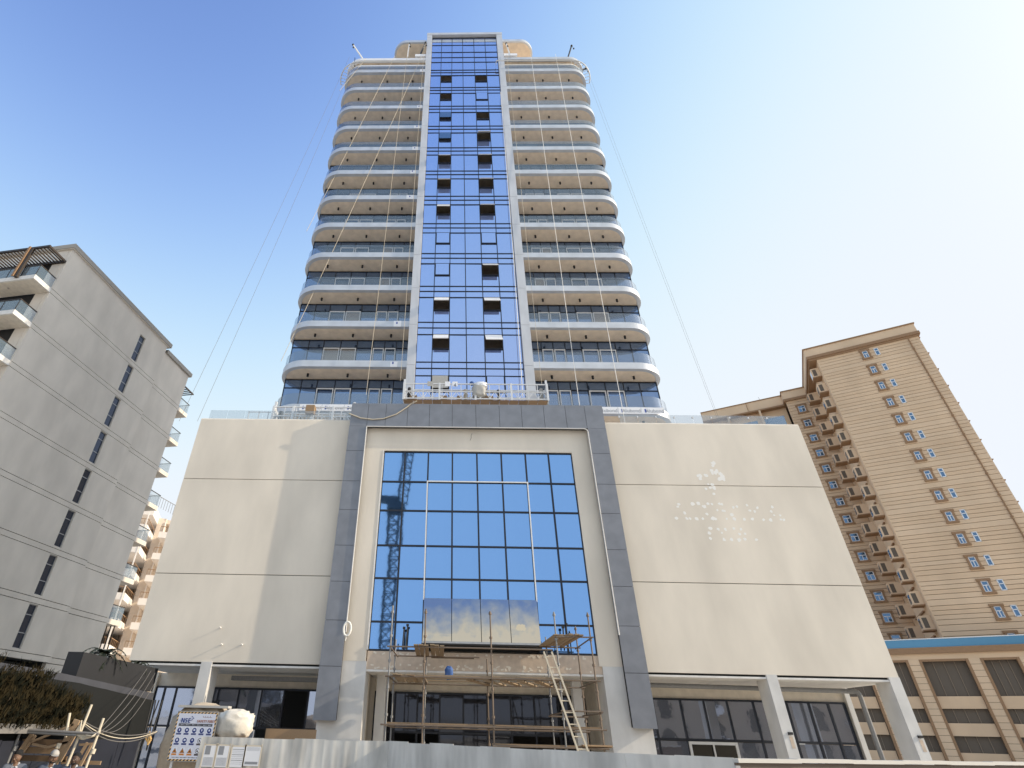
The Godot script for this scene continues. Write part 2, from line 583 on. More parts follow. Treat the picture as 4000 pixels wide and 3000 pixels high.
	crk.path(PackedVector3Array([P(1.0, 11.72, 22.825), P(1.06, 11.86, 22.825), P(1.05, 11.95, 22.825), P(1.1, 12.1, 22.825)]), .012, 4)
	put(t, "wall_crack", crk.mesh(), "parapet_grey")
	# ---- big window
	var gx := [-3.07, -2.07, -.97, .16, 1.31, 2.45, 3.58, 4.66, 5.75]
	var gh := [11.12, 9.61, 8.24, 6.69, 5.33, 3.66, 2.64]
	var mf := MB.new()
	for i in 9:
		exm(mf, gx[i] - .035, gx[i] + .035, 2.64 if i in [0, 1, 2, 6, 7, 8] else 4.5, 11.12, 22.89, 22.98)
	for j in 7:
		exm(mf, -3.07, -.97, gh[j] - .035, gh[j] + .035, 22.895, 23.0)
		exm(mf, 3.58, 5.75, gh[j] - .035, gh[j] + .035, 22.895, 23.0)
		if j < 5:
			exm(mf, -.97, 3.58, gh[j] - .035, gh[j] + .035, 22.895, 23.0)
	exm(mf, -.97, 3.58, 4.5, 4.57, 22.895, 23.0)
	var win := put(t, "feature_window", mf.mesh(), "mullion")
	for i in 8:
		var mid := i >= 2 and i < 6
		var hs := [11.12, 9.61, 8.24, 6.69, 5.33, 4.53] if mid else gh
		for j in hs.size() - 1:
			var tilt := Basis.from_euler(Vector3(rng.randf_range(-.004, .004), rng.randf_range(-.004, .004), 0))
			bx(win, "pane", "portal_glass", P((gx[i] + gx[i + 1]) / 2, (hs[j] + hs[j + 1]) / 2, 22.95), Vector3(gx[i + 1] - gx[i] - .04, hs[j] - hs[j + 1] - .04, .02), tilt)
	var wf := MB.new()
	exm(wf, -1.0, -.95, 4.5, 9.65, 22.84, 22.888)
	exm(wf, 3.56, 3.61, 4.5, 9.65, 22.84, 22.888)
	exm(wf, -.95, 3.56, 9.6, 9.65, 22.84, 22.888)
	put(win, "white_surround", wf.mesh(), "white_frame")
	# canopy sheet: sky reflection painted in blue-grey above, real dust below
	var dim := Image.create_empty(256, 96, false, Image.FORMAT_RGB8)
	var dn := FastNoiseLite.new()
	dn.seed = 5
	dn.frequency = .03
	dn.fractal_octaves = 5
	for y in 96:
		for x in 256:
			var w := clampf(y / 96.0 * 1.25 - .15 + .35 * dn.get_noise_2d(x, y) + (.16 if x > 64 else -.06), 0, 1)
			if absf(y - 80.0) < 1.0:
				w = 1.0
			if Vector2(x - 215, (y - 62) * 1.4).length() < 11 + 4 * dn.get_noise_2d(x * 3, y * 3):
				w = 1.1
			dim.set_pixel(x, y, Color(.40, .50, .68).lerp(Color(.80, .76, .68), w))
	var dmat := StandardMaterial3D.new()
	dmat.resource_name = "dust_and_sky_sheet"
	dmat.albedo_texture = ImageTexture.create_from_image(dim)
	dmat.roughness = .35
	dmat.metallic = .45
	mats["dust_and_sky_sheet"] = dmat
	var cb := Basis.from_euler(Vector3(-0.16, 0, 0))
	var can := put(t, "entrance_canopy", bmesh(Vector3(4.6, .06, .5)), "ledge_metal", P(1.33, 2.88, 22.55))
	for i in 4:
		var dq := MB.new()
		var hw: float = (gx[i + 3] - gx[i + 2]) / 2 - .012
		dq.uvquad(Vector3(-hw, .81, .01), Vector3(hw, .81, .01), Vector3(hw, -.81, .01), Vector3(-hw, -.81, .01), Vector3.BACK)
		for k in 6:
			dq.uv[k] = Vector2((i + dq.uv[k].x) / 4.0, dq.uv[k].y)
		put(can, "dust_and_sky_sheet", dq.mesh(), "dust_and_sky_sheet", P((gx[i + 2] + gx[i + 3]) / 2, 3.74, 22.66), cb)
	ex(can, "canopy_back", "gap", -.93, 3.55, 2.66, 4.5, 22.98, 23.0)
	ex(can, "drip_edge", "black_item", -.99, 3.62, 2.80, 2.845, 22.3, 22.95)
	# beam above the doors with filler patches
	var beam := ex(t, "entrance_beam", "beam_board", -3.08, 5.86, 1.98, 2.60, 22.89, 23.4)
	var sk := MB.new()
	for i in 90:
		var row := i % 3
		var x := rng.randf_range(-3.0, 5.8)
		var h: float = [2.04, 2.14, 2.52][row] + rng.randf_range(-.03, .03)
		sk.box(P(x, h, 22.888 - rng.randf_range(0, .004)), Vector3(rng.randf_range(.05, .13), rng.randf_range(.04, .09), .008), Basis(Vector3.BACK, rng.randf_range(-.5, .5)))
	stuff(put(beam, "filler_patches", sk.mesh(), "cream_flat"))
	ex(t, "entrance_ceiling", "white_paint", -3.08, 5.86, 1.90, 1.975, 22.9, 26.6)
	for s in [[-2.80, -2.42], [4.95, 5.33]]:
		ex(t, "entrance_column", "primer", s[0], s[1], -2.3, 1.9, 24.3, 24.7)
	# ---- ground floor
	ex(t, "lintel", "cream_flat", -12.6, 17.0, 1.46, 1.96, 26.5, 26.8)
	var sm := MB.new()
	exm(sm, -12.6, 16.7, 1.38, 1.455, 26.4, 26.5)
	exm(sm, -12.6, 16.7, -.04, .04, 26.4, 26.5)
	var secs := [[-12.62, -12.23, -11.72, -10.8, -9.85, -8.96, -7.97, -7.0, -5.95, -4.7], [-3.1, -2.2, -1.25, -.3, .7, 1.7, 2.7, 3.7, 4.7, 5.87], [7.4, 8.7, 9.86, 10.83, 11.8, 12.89, 13.6, 14.28, 15.2, 16.0, 16.67]]
	for s in secs:
		for x in s:
			exm(sm, x - .035, x + .035, -2.3, 1.4, 26.39, 26.5)
	var sf := put(t, "shopfront", sm.mesh(), "mullion")
	for q in secs.size():
		var s: Array = secs[q]
		for i in s.size() - 1:
			for lv in 2:
				var gone := (q == 0 and i == 7 and lv == 1) or (q == 0 and i in [6, 7] and lv == 0) or (q == 1 and i in [1, 2, 6, 7] and lv == 0) or (q == 2 and i in [2, 3] and lv == 0)
				if gone:
					continue
				var tilt := Basis.from_euler(Vector3(rng.randf_range(-.012, .012), rng.randf_range(-.014, .014), 0))
				bx(sf, "pane", "entry_glass" if q == 1 else "shop_glass", P((s[i] + s[i + 1]) / 2, .71 if lv else -1.17, 26.45), Vector3(s[i + 1] - s[i] - .05, 1.34 if lv else 2.22, .02), tilt)
	var ofr := MB.new()
	for x in [9.9, 11.76]:
		exm(ofr, x - .05, x + .05, -2.3, -.06, 26.33, 26.38)
	exm(ofr, 9.95, 11.71, -.16, -.06, 26.33, 26.38)
	exm(ofr, 10.8, 10.86, -2.3, -.16, 26.33, 26.38)
	put(sf, "door_frame", ofr.mesh(), "white_steel")
	ex(t, "hall_dark_sheet", "unlit_black", -12.5, 16.7, -2.28, 2.0, 32.0, 32.3)  # near-black sheet painted as the unlit depth of the hall
	for x in [[-4.72, -3.1], [5.87, 7.36], [-12.75, -12.62]]:
		ex(t, "side_wall", "cream_flat", x[0], x[1], -2.3, 1.96, 23.9 if x[0] > -12 else 26.3, 26.55)
	for s in [[-9.49, -9.07], [11.97, 12.36], [16.47, 16.87]]:
		var c := ex(t, "porch_column", "primer", s[0], s[1], -2.3, 2.11, 22.97, 23.8)
		if s[0] > 0:
			ex(c, "lamp_box", "black_item", s[1] - .2, s[1] - .06, .22, .30, 22.88, 22.97)
			ex(c, "bare_patch", "beam_board", s[1] - .19, s[1] - .07, -.18, .16, 22.963, 22.975)
	var pp := MB.new()
	pp.path(PackedVector3Array([P(7.5, 1.78, 24.4), P(16.05, 1.72, 24.4), P(16.12, 1.6, 24.4), P(16.12, -2.3, 24.4)]), .085, 10)
	put(t, "drain_pipe", pp.mesh(), "grey_pipe")
	var du := MB.new()
	exm(du, -9.0, -4.75, 1.66, 1.82, 25.2, 25.5)
	put(t, "cable_duct", du.mesh(), "grey_pipe")
	ex(t, "corner_post", "primer", 16.75, 16.95, -2.3, 1.96, 26.3, 26.6)
	# ---- terrace balustrade on the podium
	var tb := MB.new()
	exm(tb, -12.3, -4.9, 12.3, 12.36, 23.55, 23.65)
	exm(tb, 8.2, 16.8, 12.3, 12.36, 23.55, 23.65)
	var rail := put(t, "terrace_balustrade", tb.mesh(), "white_steel")
	var xx := -12.3
	while xx < -5.0:
		ex(rail, "glass_panel", "clear_glass", xx + .01, xx + .90, 12.36, 13.69, 23.59, 23.61)
		xx += .915
	xx = 8.55
	while xx < 16.6:
		ex(rail, "glass_panel", "clear_glass", xx + .01, xx + .90, 12.36, 13.67, 23.59, 23.61)
		ex(rail, "clamp", "white_steel", xx - .03, xx + .03, 13.5, 13.58, 23.56, 23.64)
		xx += .915
	# ---- tower core and storeys
	ex(t, "tower_core", "dark_glass", -11.22, 13.86, 12.2, 60.2, 30.36, 46.0)
	ex(t, "core_back", "interior", -2.3, 4.9, 12.2, 64.9, 30.2, 30.34)
	for k in range(-1, 12):
		balcony(t, k, true)
		balcony(t, k, false)
	for k in range(-2, 12):
		ex(t, "storey_slab", "interior", -2.25, 4.82, FB0 + PITCH * k + .0, FB0 + PITCH * k + .42, 28.9, 30.19)
	# roof bands
	for right in [true, false]:
		var s := "R" if right else "L"
		var m := "alu" if right else "film"
		var at := Vector3(0, 60.03 + E, 0)
		var rb := put(t, "roof_band", ribbon_mesh("roofband" + s, side_path(right), -.3, 0, 0, .42), m, at)
		put(rb, "soffit", area_mesh("roofsoffit" + s, right, .28, .05, .2), "tan_soffit", at)
		put(rb, "lower_trim", ribbon_mesh("rooftrim" + s, side_path(right, .26), -.14, 0, -.74, -.48), "film" if not right else "cream_flat", at)
		put(rb, "recess", ribbon_mesh("roofrec" + s, side_path(right, .5), -.14, 0, -1.0, .04), "interior", at)
		# monorail tube held off the facade
		var q := side_path(right, -.55)
		var tube := PackedVector3Array()
		for c in q.slice(0, 12) if right else q.slice(1, 13):
			tube.append(Vector3(c.x, 0, c.y))
		if right:
			tube[0].x -= .9
		var b := MB.new()
		b.path(tube, .055, 8)
		for c in tube:
			b.tube(c, c + Vector3((O.x - c.x) * 0.0, .0, -.5) if absf(c.z - tube[1 if right else 10].z) < .1 else c.lerp(Vector3(9.0 - O.x if right else mir(9.0) - O.x, 0, -31.5 - O.z), .12), .03, .03, 5)
		put(rb, "cradle_rail", b.mesh(), "white_steel", Vector3(0, 58.6 + E, 0))
	# ---- glass strip: white frame, mullions, panes, opened sashes
	for s in [[-2.81, -2.26], [4.84, 5.45]]:
		var fc := ex(t, "strip_frame", "gap", s[0] + .02, s[1] - .02, 12.2, 65.5, 28.5, 30.2)
		for k in range(-2, 14):
			var h0 := FB0 + PITCH * k + .02
			var h1 := FB0 + PITCH * (k + 1)
			if k == 13:
				h1 = 65.0
			h0 = minf(h0, 64.9)
			if h1 - h0 > .1:
				ex(fc, "frame_panel", "frame_panel", s[0], s[1], h0, minf(h1, 65.0), 28.45, 30.25)
	var hb := MB.new()
	exm(hb, -2.83, 5.47, 65.02, 65.45, 28.43, 30.4)
	hb.tube(P(-2.83, 65.42, 28.53), P(5.47, 65.42, 28.53), .1, .1, 12)
	put(t, "strip_head", hb.mesh(), "frame_panel")
	var sx := [-2.26, -1.19, -.05, 1.11, 2.34, 3.57, 4.84]
	var ms := MB.new()
	for i in 7:
		exm(ms, sx[i] - .03, sx[i] + .03, 12.3, 64.95, 28.74, 28.84)
	var rows := [64.95, 63.3, 61.75, 60.64, 59.63]
	for k in range(11, -3, -1):
		var l1 := 20.535 + PITCH * k
		rows.append_array([l1, l1 - .5, l1 - 1.09])
	for h in rows:
		exm(ms, -2.26, 4.84, h - .025, h + .025, 28.745, 28.83)
	var strip := put(t, "glass_strip", ms.mesh(), "mullion")
	var lstate := ["o", "d", "h", "h", "w", "w", "w", "c", "c", "w", "w", "t"]
	var rstate := ["o", "c", "d", "w", "w", "w", "w", "c", "w", "w", "w", "c"]
	for j in rows.size() - 1:
		for i in 6:
			var h1: float = rows[j]
			var h0: float = rows[j + 1]
			var lvl := (j - 7) / 3  # 0 is the top storey with windows
			if j >= 7 and (j - 7) % 3 == 0 and (i == 1 or i == 4) and lvl < 12:
				var st: String = lstate[lvl] if i == 1 else rstate[lvl]
				var a: float = sx[i] + .03
				var c: float = sx[i + 1] - .03
				var wb := h1 - 1.22
				ex(strip, "pane", "strip_glass", a, c, h0 + .02, wb - .03, 28.79, 28.81)
				ex(strip, "transom", "mullion", a, c, wb - .03, wb + .03, 28.70, 28.82)
				if st == "c":
					ex(strip, "sash", "strip_glass", a + .05, c - .05, wb + .06, h1 - .06, 28.72, 28.75)
					ex(strip, "sash_frame", "black_item", a + .01, c - .01, wb + .03, h1 - .03, 28.755, 28.78)
				elif st == "t":
					ex(strip, "sash", "bag_grey", a + .03, c - .03, wb + .25, h1 - .03, 28.70, 28.73)
				elif st == "h":
					var hb2 := Basis(Vector3.RIGHT, -0.16)
					bx(strip, "sash", "blue_glass", P((a + c) / 2, h1 - .60, 28.66), Vector3(c - a - .04, 1.12, .04), hb2)
				elif st == "w":
					var ang := -rng.randf_range(.60, .74)
					var L := 1.14
					var hb3 := Basis(Vector3.RIGHT, ang)
					bx(strip, "sash", "white_frame", P((a + c) / 2, h1 - .05 - L / 2 * cos(ang), 28.75 - L / 2 * sin(-ang)), Vector3(c - a - .05, L, .05), hb3)
			else:
				bx(strip, "pane", "strip_glass", P((sx[i] + sx[i + 1]) / 2, (h0 + h1) / 2, 28.8), Vector3(sx[i + 1] - sx[i] - .04, h1 - h0 - .04, .02), Basis.from_euler(Vector3(rng.randf_range(-.008, .008), rng.randf_range(-.006, .006), 0)))
	# ---- roof room and canopy
	ex(t, "roof_room", "interior", -4.5, 7.0, 60.2, 64.0, 31.5, 42.0)
	var co := PackedVector2Array()
	for q in [[8.98 - 1.5, 28.75 + 1.5, 0.0], [-6.55 + 1.5, 28.75 + 1.5, 1.0]]:
		for i in 13:
			var a: float = PI / 2 * i / 12 + (0.0 if q[2] == 0.0 else PI / 2)
			co.append(Vector2(q[0] + 1.5 * cos(a) - O.x, -q[1] + 1.5 * sin(a) - O.z))
	co.append(Vector2(-6.55 - O.x, -41 - O.z))
	co.append(Vector2(8.98 - O.x, -41 - O.z))
	var cm := MB.new()
	cm.slab(co, 64.02, 64.5)
	var cano := put(t, "roof_canopy", cm.mesh(), "alu", Vector3(0, E, 0))
	var inner := Geometry2D.offset_polygon(co, -.18)[0]
	var cs := MB.new()
	cs.slab(inner, 64.0, 64.1)
	put(cano, "soffit", cs.mesh(), "tan_soffit", Vector3(0, E, 0))
	# protective film left on cladding, with its print
	for k in range(0, 12):
		var x := -3.75 + .06 * k
		var h := FB0 + PITCH * k
		if k in [0, 1, 5, 6, 7, 8, 9, 10, 11]:
			var f := ex(t, "protective_film", "film", x - .18 - .05 * (k % 3), x + .3, h - .01, h + (.5 if k % 2 else .42), 28.68, 28.69)
			ex(f, "printed_mark", "film_blue", x - .05, x + .04, h + .22, h + .40, 28.674, 28.679)
	for s in [[-9.4, -5.2], [7.6, 12.2]]:
		var x: float = s[0]
		while x < s[1]:
			var h := FB0 - PITCH
			var f := ex(t, "protective_film", "film", x, x + 1.38, h + .03, h + .48, 28.68, 28.69)
			text(f, "Alubond", P(x + .8, h + .22, 28.675), .22, "paper_grey", 0.0)
			ex(f, "printed_mark", "film_blue", x + .18, x + .27, h + .12, h + .36, 28.674, 28.679)
			x += 1.42


func text(parent: Node, words: String, at: Vector3, high: float, m: String, turn := 0.0, bold := false) -> MeshInstance3D:
	var f := SystemFont.new()
	f.font_names = PackedStringArray(["Droid Sans"])
	if bold:
		f.font_weight = 700
	var t := TextMesh.new()
	t.font = f
	t.font_size = 32
	t.pixel_size = high / 24.0
	t.depth = 0.004
	t.text = words
	return put(parent, "lettering", t, m, at, Basis(Vector3.UP, turn))


# ---------------------------------------------------------------- neighbouring buildings
const LS := 1.18


func L(w: float, h: float, u: float) -> Vector3:  # left building: w out of its side wall, u along it
	return Vector3(w * LS, h * LS + E, -u * LS)


func span(parent: Node, called: String, m: String, a: Vector3, b: Vector3) -> MeshInstance3D:
	return bx(parent, called, m, (a + b) / 2, (b - a).abs())


func left_building() -> void:
	var t := thing("apartment_block", "grey-cream apartment block at left with a column of slit windows and corner balconies", "building", "", Vector3(-32.11 * LS, 0, -4.94 * LS), -0.1526)
	# side wall in courses between pairs of grooves
	var core := span(t, "wall_core", "gap", L(-14, 3.4, 23.3), L(-.32, 30.0, 35.3))
	var seams := []
	for i in 8:
		seams.append(26.09 - 3.195 * i)
		seams.append(25.73 - 3.195 * i)
	var hs := [30.1]
	hs.append_array(seams)
	hs.append(3.30)
	for i in hs.size() - 1:
		var top: float = hs[i] - (.02 if i else 0.0)
		var bot: float = hs[i + 1] + (.02 if i < hs.size() - 2 else 0.0)
		if top - bot < .05:
			continue
		if i % 2 == 0 and i < 16:  # storey course with its slit window
			var wt := 28.86 - 3.195 * (i / 2)
			var wb := wt - 2.6
			span(core, "wall_panel", "wall_grey", L(-.3, bot, 23.14), L(0, top, 31.95))
			span(core, "wall_panel", "wall_grey", L(-.3, bot, 32.65), L(0, top, 35.36))
			if top - wt > .03:
				span(core, "wall_panel", "wall_grey", L(-.3, wt, 31.95), L(0, top, 32.65))
			if wb - bot > .03:
				span(core, "wall_panel", "wall_grey", L(-.3, bot, 31.95), L(0, wb, 32.65))
			var f := MB.new()
			for a in [[wt - .04, wt], [wb, wb + .04], [wt - .64, wt - .60], [wt - 1.72, wt - 1.68]]:
				f.span(L(-.16, a[0], 31.95), L(-.11, a[1], 32.65))
			f.span(L(-.16, wb, 31.95), L(-.11, wt, 31.99))
			f.span(L(-.16, wb, 32.61), L(-.11, wt, 32.65))
			var wn := put(t, "slit_window", f.mesh(), "ledge_metal")
			for a in [[wt - .61, wt - .03], [wt - 1.69, wt - .63], [wb + .03, wt - 1.71]]:
				span(wn, "pane", "slit_glass", L(-.16, a[0], 31.98), L(-.14, a[1], 32.62))
		else:
			span(core, "wall_panel", "wall_grey", L(-.3, bot, 23.14), L(0, top, 35.36))
	var cap := span(t, "parapet", "parapet_grey", L(-14, 30.1, 22.95), L(.18, 30.5, 35.75))
	span(cap, "parapet_soffit", "wall_grey", L(-13.8, 30.04, 23.0), L(.12, 30.1, 35.6))
	# set-back end bay
	var end := span(t, "end_bay", "gap", L(-14, 2.4, 35.4), L(-.62, 29.5, 39.2))
	var e2 := [29.62]
	e2.append_array(seams)
	e2.append(2.2)
	for i in e2.size() - 1:
		span(end, "wall_panel", "wall_grey", L(-.6, e2[i + 1] + .02, 35.4), L(-.3, e2[i] - .02, 39.75))
	span(t, "end_parapet", "parapet_grey", L(-14, 29.62, 35.8), L(-.12, 30.0, 40.0))
	# balconies at the rear corner
	for i in 8:
		var h := 26.09 - 3.195 * i
		var b := span(t, "rear_balcony", "wall_grey", L(-3.4, h - .36, 39.8), L(-.35, h, 41.35))
		for a in [[L(-.42, h, 39.85), L(-.38, h + 1.0, 41.3)], [L(-3.3, h, 41.26), L(-.42, h + 1.0, 41.3)]]:
			span(b, "glass_panel", "clear_glass", a[0], a[1])
		var r := MB.new()
		r.span(L(-.44, h + 1.0, 39.85), L(-.37, h + 1.05, 41.32))
		r.span(L(-3.3, h + 1.0, 41.25), L(-.44, h + 1.05, 41.32))
		put(b, "top_rail", r.mesh(), "bronze")
	var rp := MB.new()
	for i in 5:
		rp.span(L(-3.2, 28.4, 40.0 + i * .33), L(-.4, 28.5, 40.05 + i * .33))
	rp.span(L(-.46, 28.38, 39.8), L(-.38, 28.52, 41.4))
	put(t, "rear_pergola", rp.mesh(), "bronze")
	var sl := MB.new()
	for i in 4:
		sl.span(L(-.6 - i * .35, 4.9, 41.0), L(-.53 - i * .35, 7.4, 41.06))
	put(t, "screen_bars", sl.mesh(), "bronze")
	# front: balconies and pergola at the near corner
	span(t, "front_wall", "wall_grey", L(-1.15, 3.3, 23.12), L(-.31, 30.1, 23.5))
	span(t, "front_wall", "wall_grey", L(-14, 3.3, 23.75), L(-1.15, 30.1, 24.0))
	for i in 7:
		var h := 26.07 - 3.195 * i
		var b := span(t, "front_balcony", "white_paint", L(-9.0, h - .35, 21.69), L(-.005, h, 23.13))
		span(b, "balcony_soffit", "cream_flat", L(-8.9, h - .37, 21.8), L(-.1, h - .35, 23.1))
		span(b, "glass_panel", "clear_glass", L(-.09, h + .03, 21.75), L(-.07, h + .93, 23.1))
		for j in 7:
			span(b, "glass_panel", "clear_glass", L(-1.32 - j * 1.2, h + .03, 21.75), L(-.12 - j * 1.2, h + .93, 21.77))
		var r := MB.new()
		r.span(L(-.11, h + .93, 21.72), L(-.05, h + .99, 23.1))
		r.span(L(-8.9, h + .93, 21.72), L(-.11, h + .99, 21.79))
		for j in 8:
			r.span(L(-.14 - j * 1.2, h, 21.74), L(-.09 - j * 1.2, h + .95, 21.79))
		put(b, "top_rail", r.mesh(), "bronze")
		var wn := span(t, "front_window", "dark_glass", L(-5.4, h + .05, 23.70), L(-1.6, h + 2.3, 23.76))
		for j in 3:
			span(wn, "window_post", "bronze", L(-1.65 - j * 1.3, h + .05, 23.64), L(-1.58 - j * 1.3, h + 2.3, 23.71))
		var dl := MB.new()
		dl.tube(L(-2.6, h - .37, 22.3), L(-2.6, h - .42, 22.3), .07, .07, 10)
		put(b, "ceiling_lamp", dl.mesh(), "parapet_grey")
	span(t, "front_wall", "white_paint", L(-14, 28.9, 23.14), L(-1.16, 30.1, 23.7))
	var pg := MB.new()
	pg.span(L(-9, 28.62, 23.0), L(-.05, 28.85, 23.13))
	pg.span(L(-9, 28.7, 21.55), L(-.05, 28.88, 21.66))
	pg.span(L(-.16, 28.7, 21.66), L(-.05, 28.86, 23.0))
	pg.span(L(-1.55, 25.9, 21.5), L(-1.3, 28.7, 21.66))
	pg.span(L(-4.55, 25.9, 21.5), L(-4.3, 28.7, 21.66))
	var per := put(t, "pergola", pg.mesh(), "bronze")
	for i in 30:
		span(per, "slat", "bronze", L(-.40 - i * .28, 28.74, 21.66), L(-.33 - i * .28, 28.82, 23.0))
	span(per, "lattice_post", "brown_trim", L(-1.72, 25.95, 21.44), L(-1.56, 28.85, 21.52))
	# ground storey
	span(t, "ground_storey", "dark_grey_wall", L(-14, -2.3, 24.2), L(-1.6, 3.3, 39.0))


func R(x: float, h: float, z: float) -> Vector3:
	return Vector3(x, h + E, z)


func framed_window(t: Node3D, x: float, h: float, w: float, z: float, surround: bool, bars: bool) -> void:
	var f := MB.new()
	var y0 := h - 1.42
	for a in [[x - w / 2, y0, x - w / 2 + .11, h], [x + w / 2 - .11, y0, x + w / 2, h], [x - w / 2, h - .11, x + w / 2, h], [x - w / 2, y0, x + w / 2, y0 + .11], [x - w / 2, h - .62, x + w / 2, h - .51]]:
		f.span(R(a[0], a[1], z + .0), R(a[2], a[3], z + .07))
	if bars:
		f.span(R(x - .05, y0, z), R(x + .05, h - .6, z + .07))
	var o := put(t, "window", f.mesh(), "white_frame")
	span(o, "pane", "blue_glass", R(x - w / 2 + .02, h - .6, z + .01), R(x + w / 2 - .02, h - .02, z + .03))
	span(o, "pane", "blue_glass", R(x - w / 2 + .02, y0 + .02, z + .01), R(x + w / 2 - .02, h - .6, z + .03))
	if surround:
		var s := MB.new()
		s.span(R(x - w / 2 - .26, y0 - .1, z), R(x - w / 2, h + .1, z + .16))
		s.span(R(x + w / 2, y0 - .1, z), R(x + w / 2 + .26, h + .1, z + .16))
		s.span(R(x - w / 2 - .36, h, z), R(x + w / 2 + .36, h + .28, z + .2))
		s.span(R(x - w / 2 - .36, y0 - .28, z), R(x + w / 2 + .36, y0, z + .2))
		put(o, "surround", s.mesh(), "brown_trim")


func right_building() -> void:
	var t := thing("sandstone_tower_block", "tan apartment tower at right with grooved walls, brown window surrounds and box balconies", "building", "", Vector3(48.8, 0, -88.5), -0.5038)
	# front wing: courses between grooves
	var core := span(t, "wall_core", "groove", R(19.6, 0, -25), R(33.9, 57.4, -.32))
	var h := 57.55
	var course := [.58, .58, .58, .66, .8]
	var i := 0
	while h > 10.0 and i < 80:
		var d: float = course[i % 5]
		span(core, "wall_course", "sand_wall" if rng.randf() < .6 else "sand_wall_pale", R(19.5, h - d + .06, -.3), R(34.0, h, 0))
		h -= d
		i += 1
	span(t, "wall_return", "sand_wall", R(19.45, 10, -24), R(19.62, 57.5, -.02))
	for k in 15:
		var hh := 57.1 - 3.2 * k
		framed_window(t, 26.33, hh, .76, 0, true, true)
		framed_window(t, 27.95, hh + .05, .62, 0, false, false)
		span(t, "ledge", "brown_trim", R(34.0, hh + .3, -1.6), R(34.28, hh + .42, -.3))
	var dp := MB.new()
	dp.tube(R(32.6, 57.4, .12), R(32.6, 10, .12), .09, .09, 8)
	for k in 15:
		dp.box(R(32.6, 55.4 - 3.2 * k, .1), Vector3(.28, .16, .2))
	put(t, "downpipe", dp.mesh(), "brown_trim")
	var par := span(t, "parapet", "sand_wall_pale", R(18.15, 58.45, -25), R(34.25, 60.05, .15))
	span(par, "top_trim", "brown_trim", R(18.0, 60.05, -25.2), R(34.4, 60.25, .3))
	span(par, "cornice", "brown_trim", R(18.05, 57.9, -25), R(34.4, 58.45, .32))
	span(par, "cornice_lower", "brown_trim", R(18.3, 57.55, -25), R(34.15, 57.9, .16))
	# box balconies on the side of the wing
	for k in 14:
		var y := 54.9 - 3.2 * k
		for q in [[-3.0, -1.2, 18.15, 1.0], [-12.0, -10.4, 17.7, 1.02]]:
			var o := span(t, "box_balcony", "sand_wall_pale", R(q[2], y, q[0]), R(19.44, y + 1.75, q[1]))
			span(o, "lower_trim", "brown_trim", R(q[2] - .06, y - .16, q[0] - .06), R(19.44, y, q[1] + .06))
			span(o, "opening", "louvre", R(q[2] + .2, y + .2, q[1] - .02), R(q[2] + .75, y + 1.5, q[1] + .012))
			span(o, "side_opening", "blue_glass", R(q[2] - .012, y + .25, q[0] + .3), R(q[2] + .02, y + 1.45, q[1] - .3))
		span(t, "recess_band", "brown_trim", R(19.2, y - .7, -10.2), R(19.46, y - .5, -3.2))
	# rear wing with its window column
	var rc := span(t, "rear_wing", "groove", R(14.5, 0, -30), R(19.4, 57.0, -13.95))
	h = 57.55
	i = 0
	while h > 10.0:
		var d: float = course[i % 5]
		span(rc, "wall_course", "sand_wall", R(14.3, h - d + .06, -13.95), R(19.4, h, -13.6))
		h -= d
		i += 1
	for k in 14:
		framed_window(t, 16.45, 56.0 - 3.2 * k, 1.15, -13.6, true, true)
	var rp := span(t, "rear_parapet", "sand_wall_pale", R(14.1, 58.0, -30), R(18.6, 59.7, -13.4))
	span(rp, "top_trim", "brown_trim", R(13.95, 59.7, -30), R(18.7, 59.9, -13.25))
	span(rp, "cornice", "brown_trim", R(13.95, 57.5, -30), R(18.7, 58.0, -13.25))
	# far wing seen over the podium
	var fw := span(t, "far_wing", "sand_wall", R(-1.0, 0, -34), R(14.2, 57.6, -16.0))
	span(fw, "parapet", "sand_wall_pale", R(7.6, 57.9, -34), R(14.2, 59.9, -15.3))
	span(fw, "parapet", "sand_wall_pale", R(-1.2, 57.7, -34), R(7.5, 59.7, -14.9))
	span(fw, "cornice", "brown_trim", R(-1.3, 57.4, -34), R(14.2, 57.7, -14.8))
	span(fw, "top_trim", "brown_trim", R(-1.3, 59.7, -34), R(7.6, 59.85, -14.75))
	span(fw, "top_trim", "brown_trim", R(7.6, 59.9, -34), R(14.2, 60.1, -15.2))
	for x in [3.4, 9.3]:
		span(fw, "fin_wall", "sand_wall_pale", R(x, 40, -16), R(x + .35, 57.4, -14.6))
	for k in 4:
		span(fw, "window", "blue_glass", R(9.9, 53.4 - 3.2 * k, -16.02), R(13.4, 55.8 - 3.2 * k, -15.95))
		span(fw, "window", "blue_glass", R(4.2, 53.4 - 3.2 * k, -16.02), R(8.6, 55.8 - 3.2 * k, -15.95))
		span(fw, "window", "blue_glass", R(-.5, 53.4 - 3.2 * k, -16.02), R(2.9, 55.8 - 3.2 * k, -15.95))
	var an := MB.new()
	an.tube(R(11.0, 60, -20), R(10.6, 63.2, -20), .05, .04, 5)
	put(t, "roof_mast", an.mesh(), "grey_pipe")
	# car park podium at its foot, 4 m in front
	var pw := 4.0
	var pod := span(t, "car_park", "louvre", R(0, -2.3, -12), R(60, 9.6, pw - .6))
	span(pod, "ledge", "brown_trim", R(0, 9.85, -12), R(60, 10.55, pw + .25))
	span(pod, "wall_band", "sand_wall", R(0, 9.2, -12), R(60, 9.85, pw))
	span(pod, "glass_parapet", "blue_band", R(0, 10.56, pw - .1), R(60, 11.5, pw))
	span(pod, "white_line", "white_frame", R(0, 11.5, pw - .15), R(60, 11.6, pw + .05))
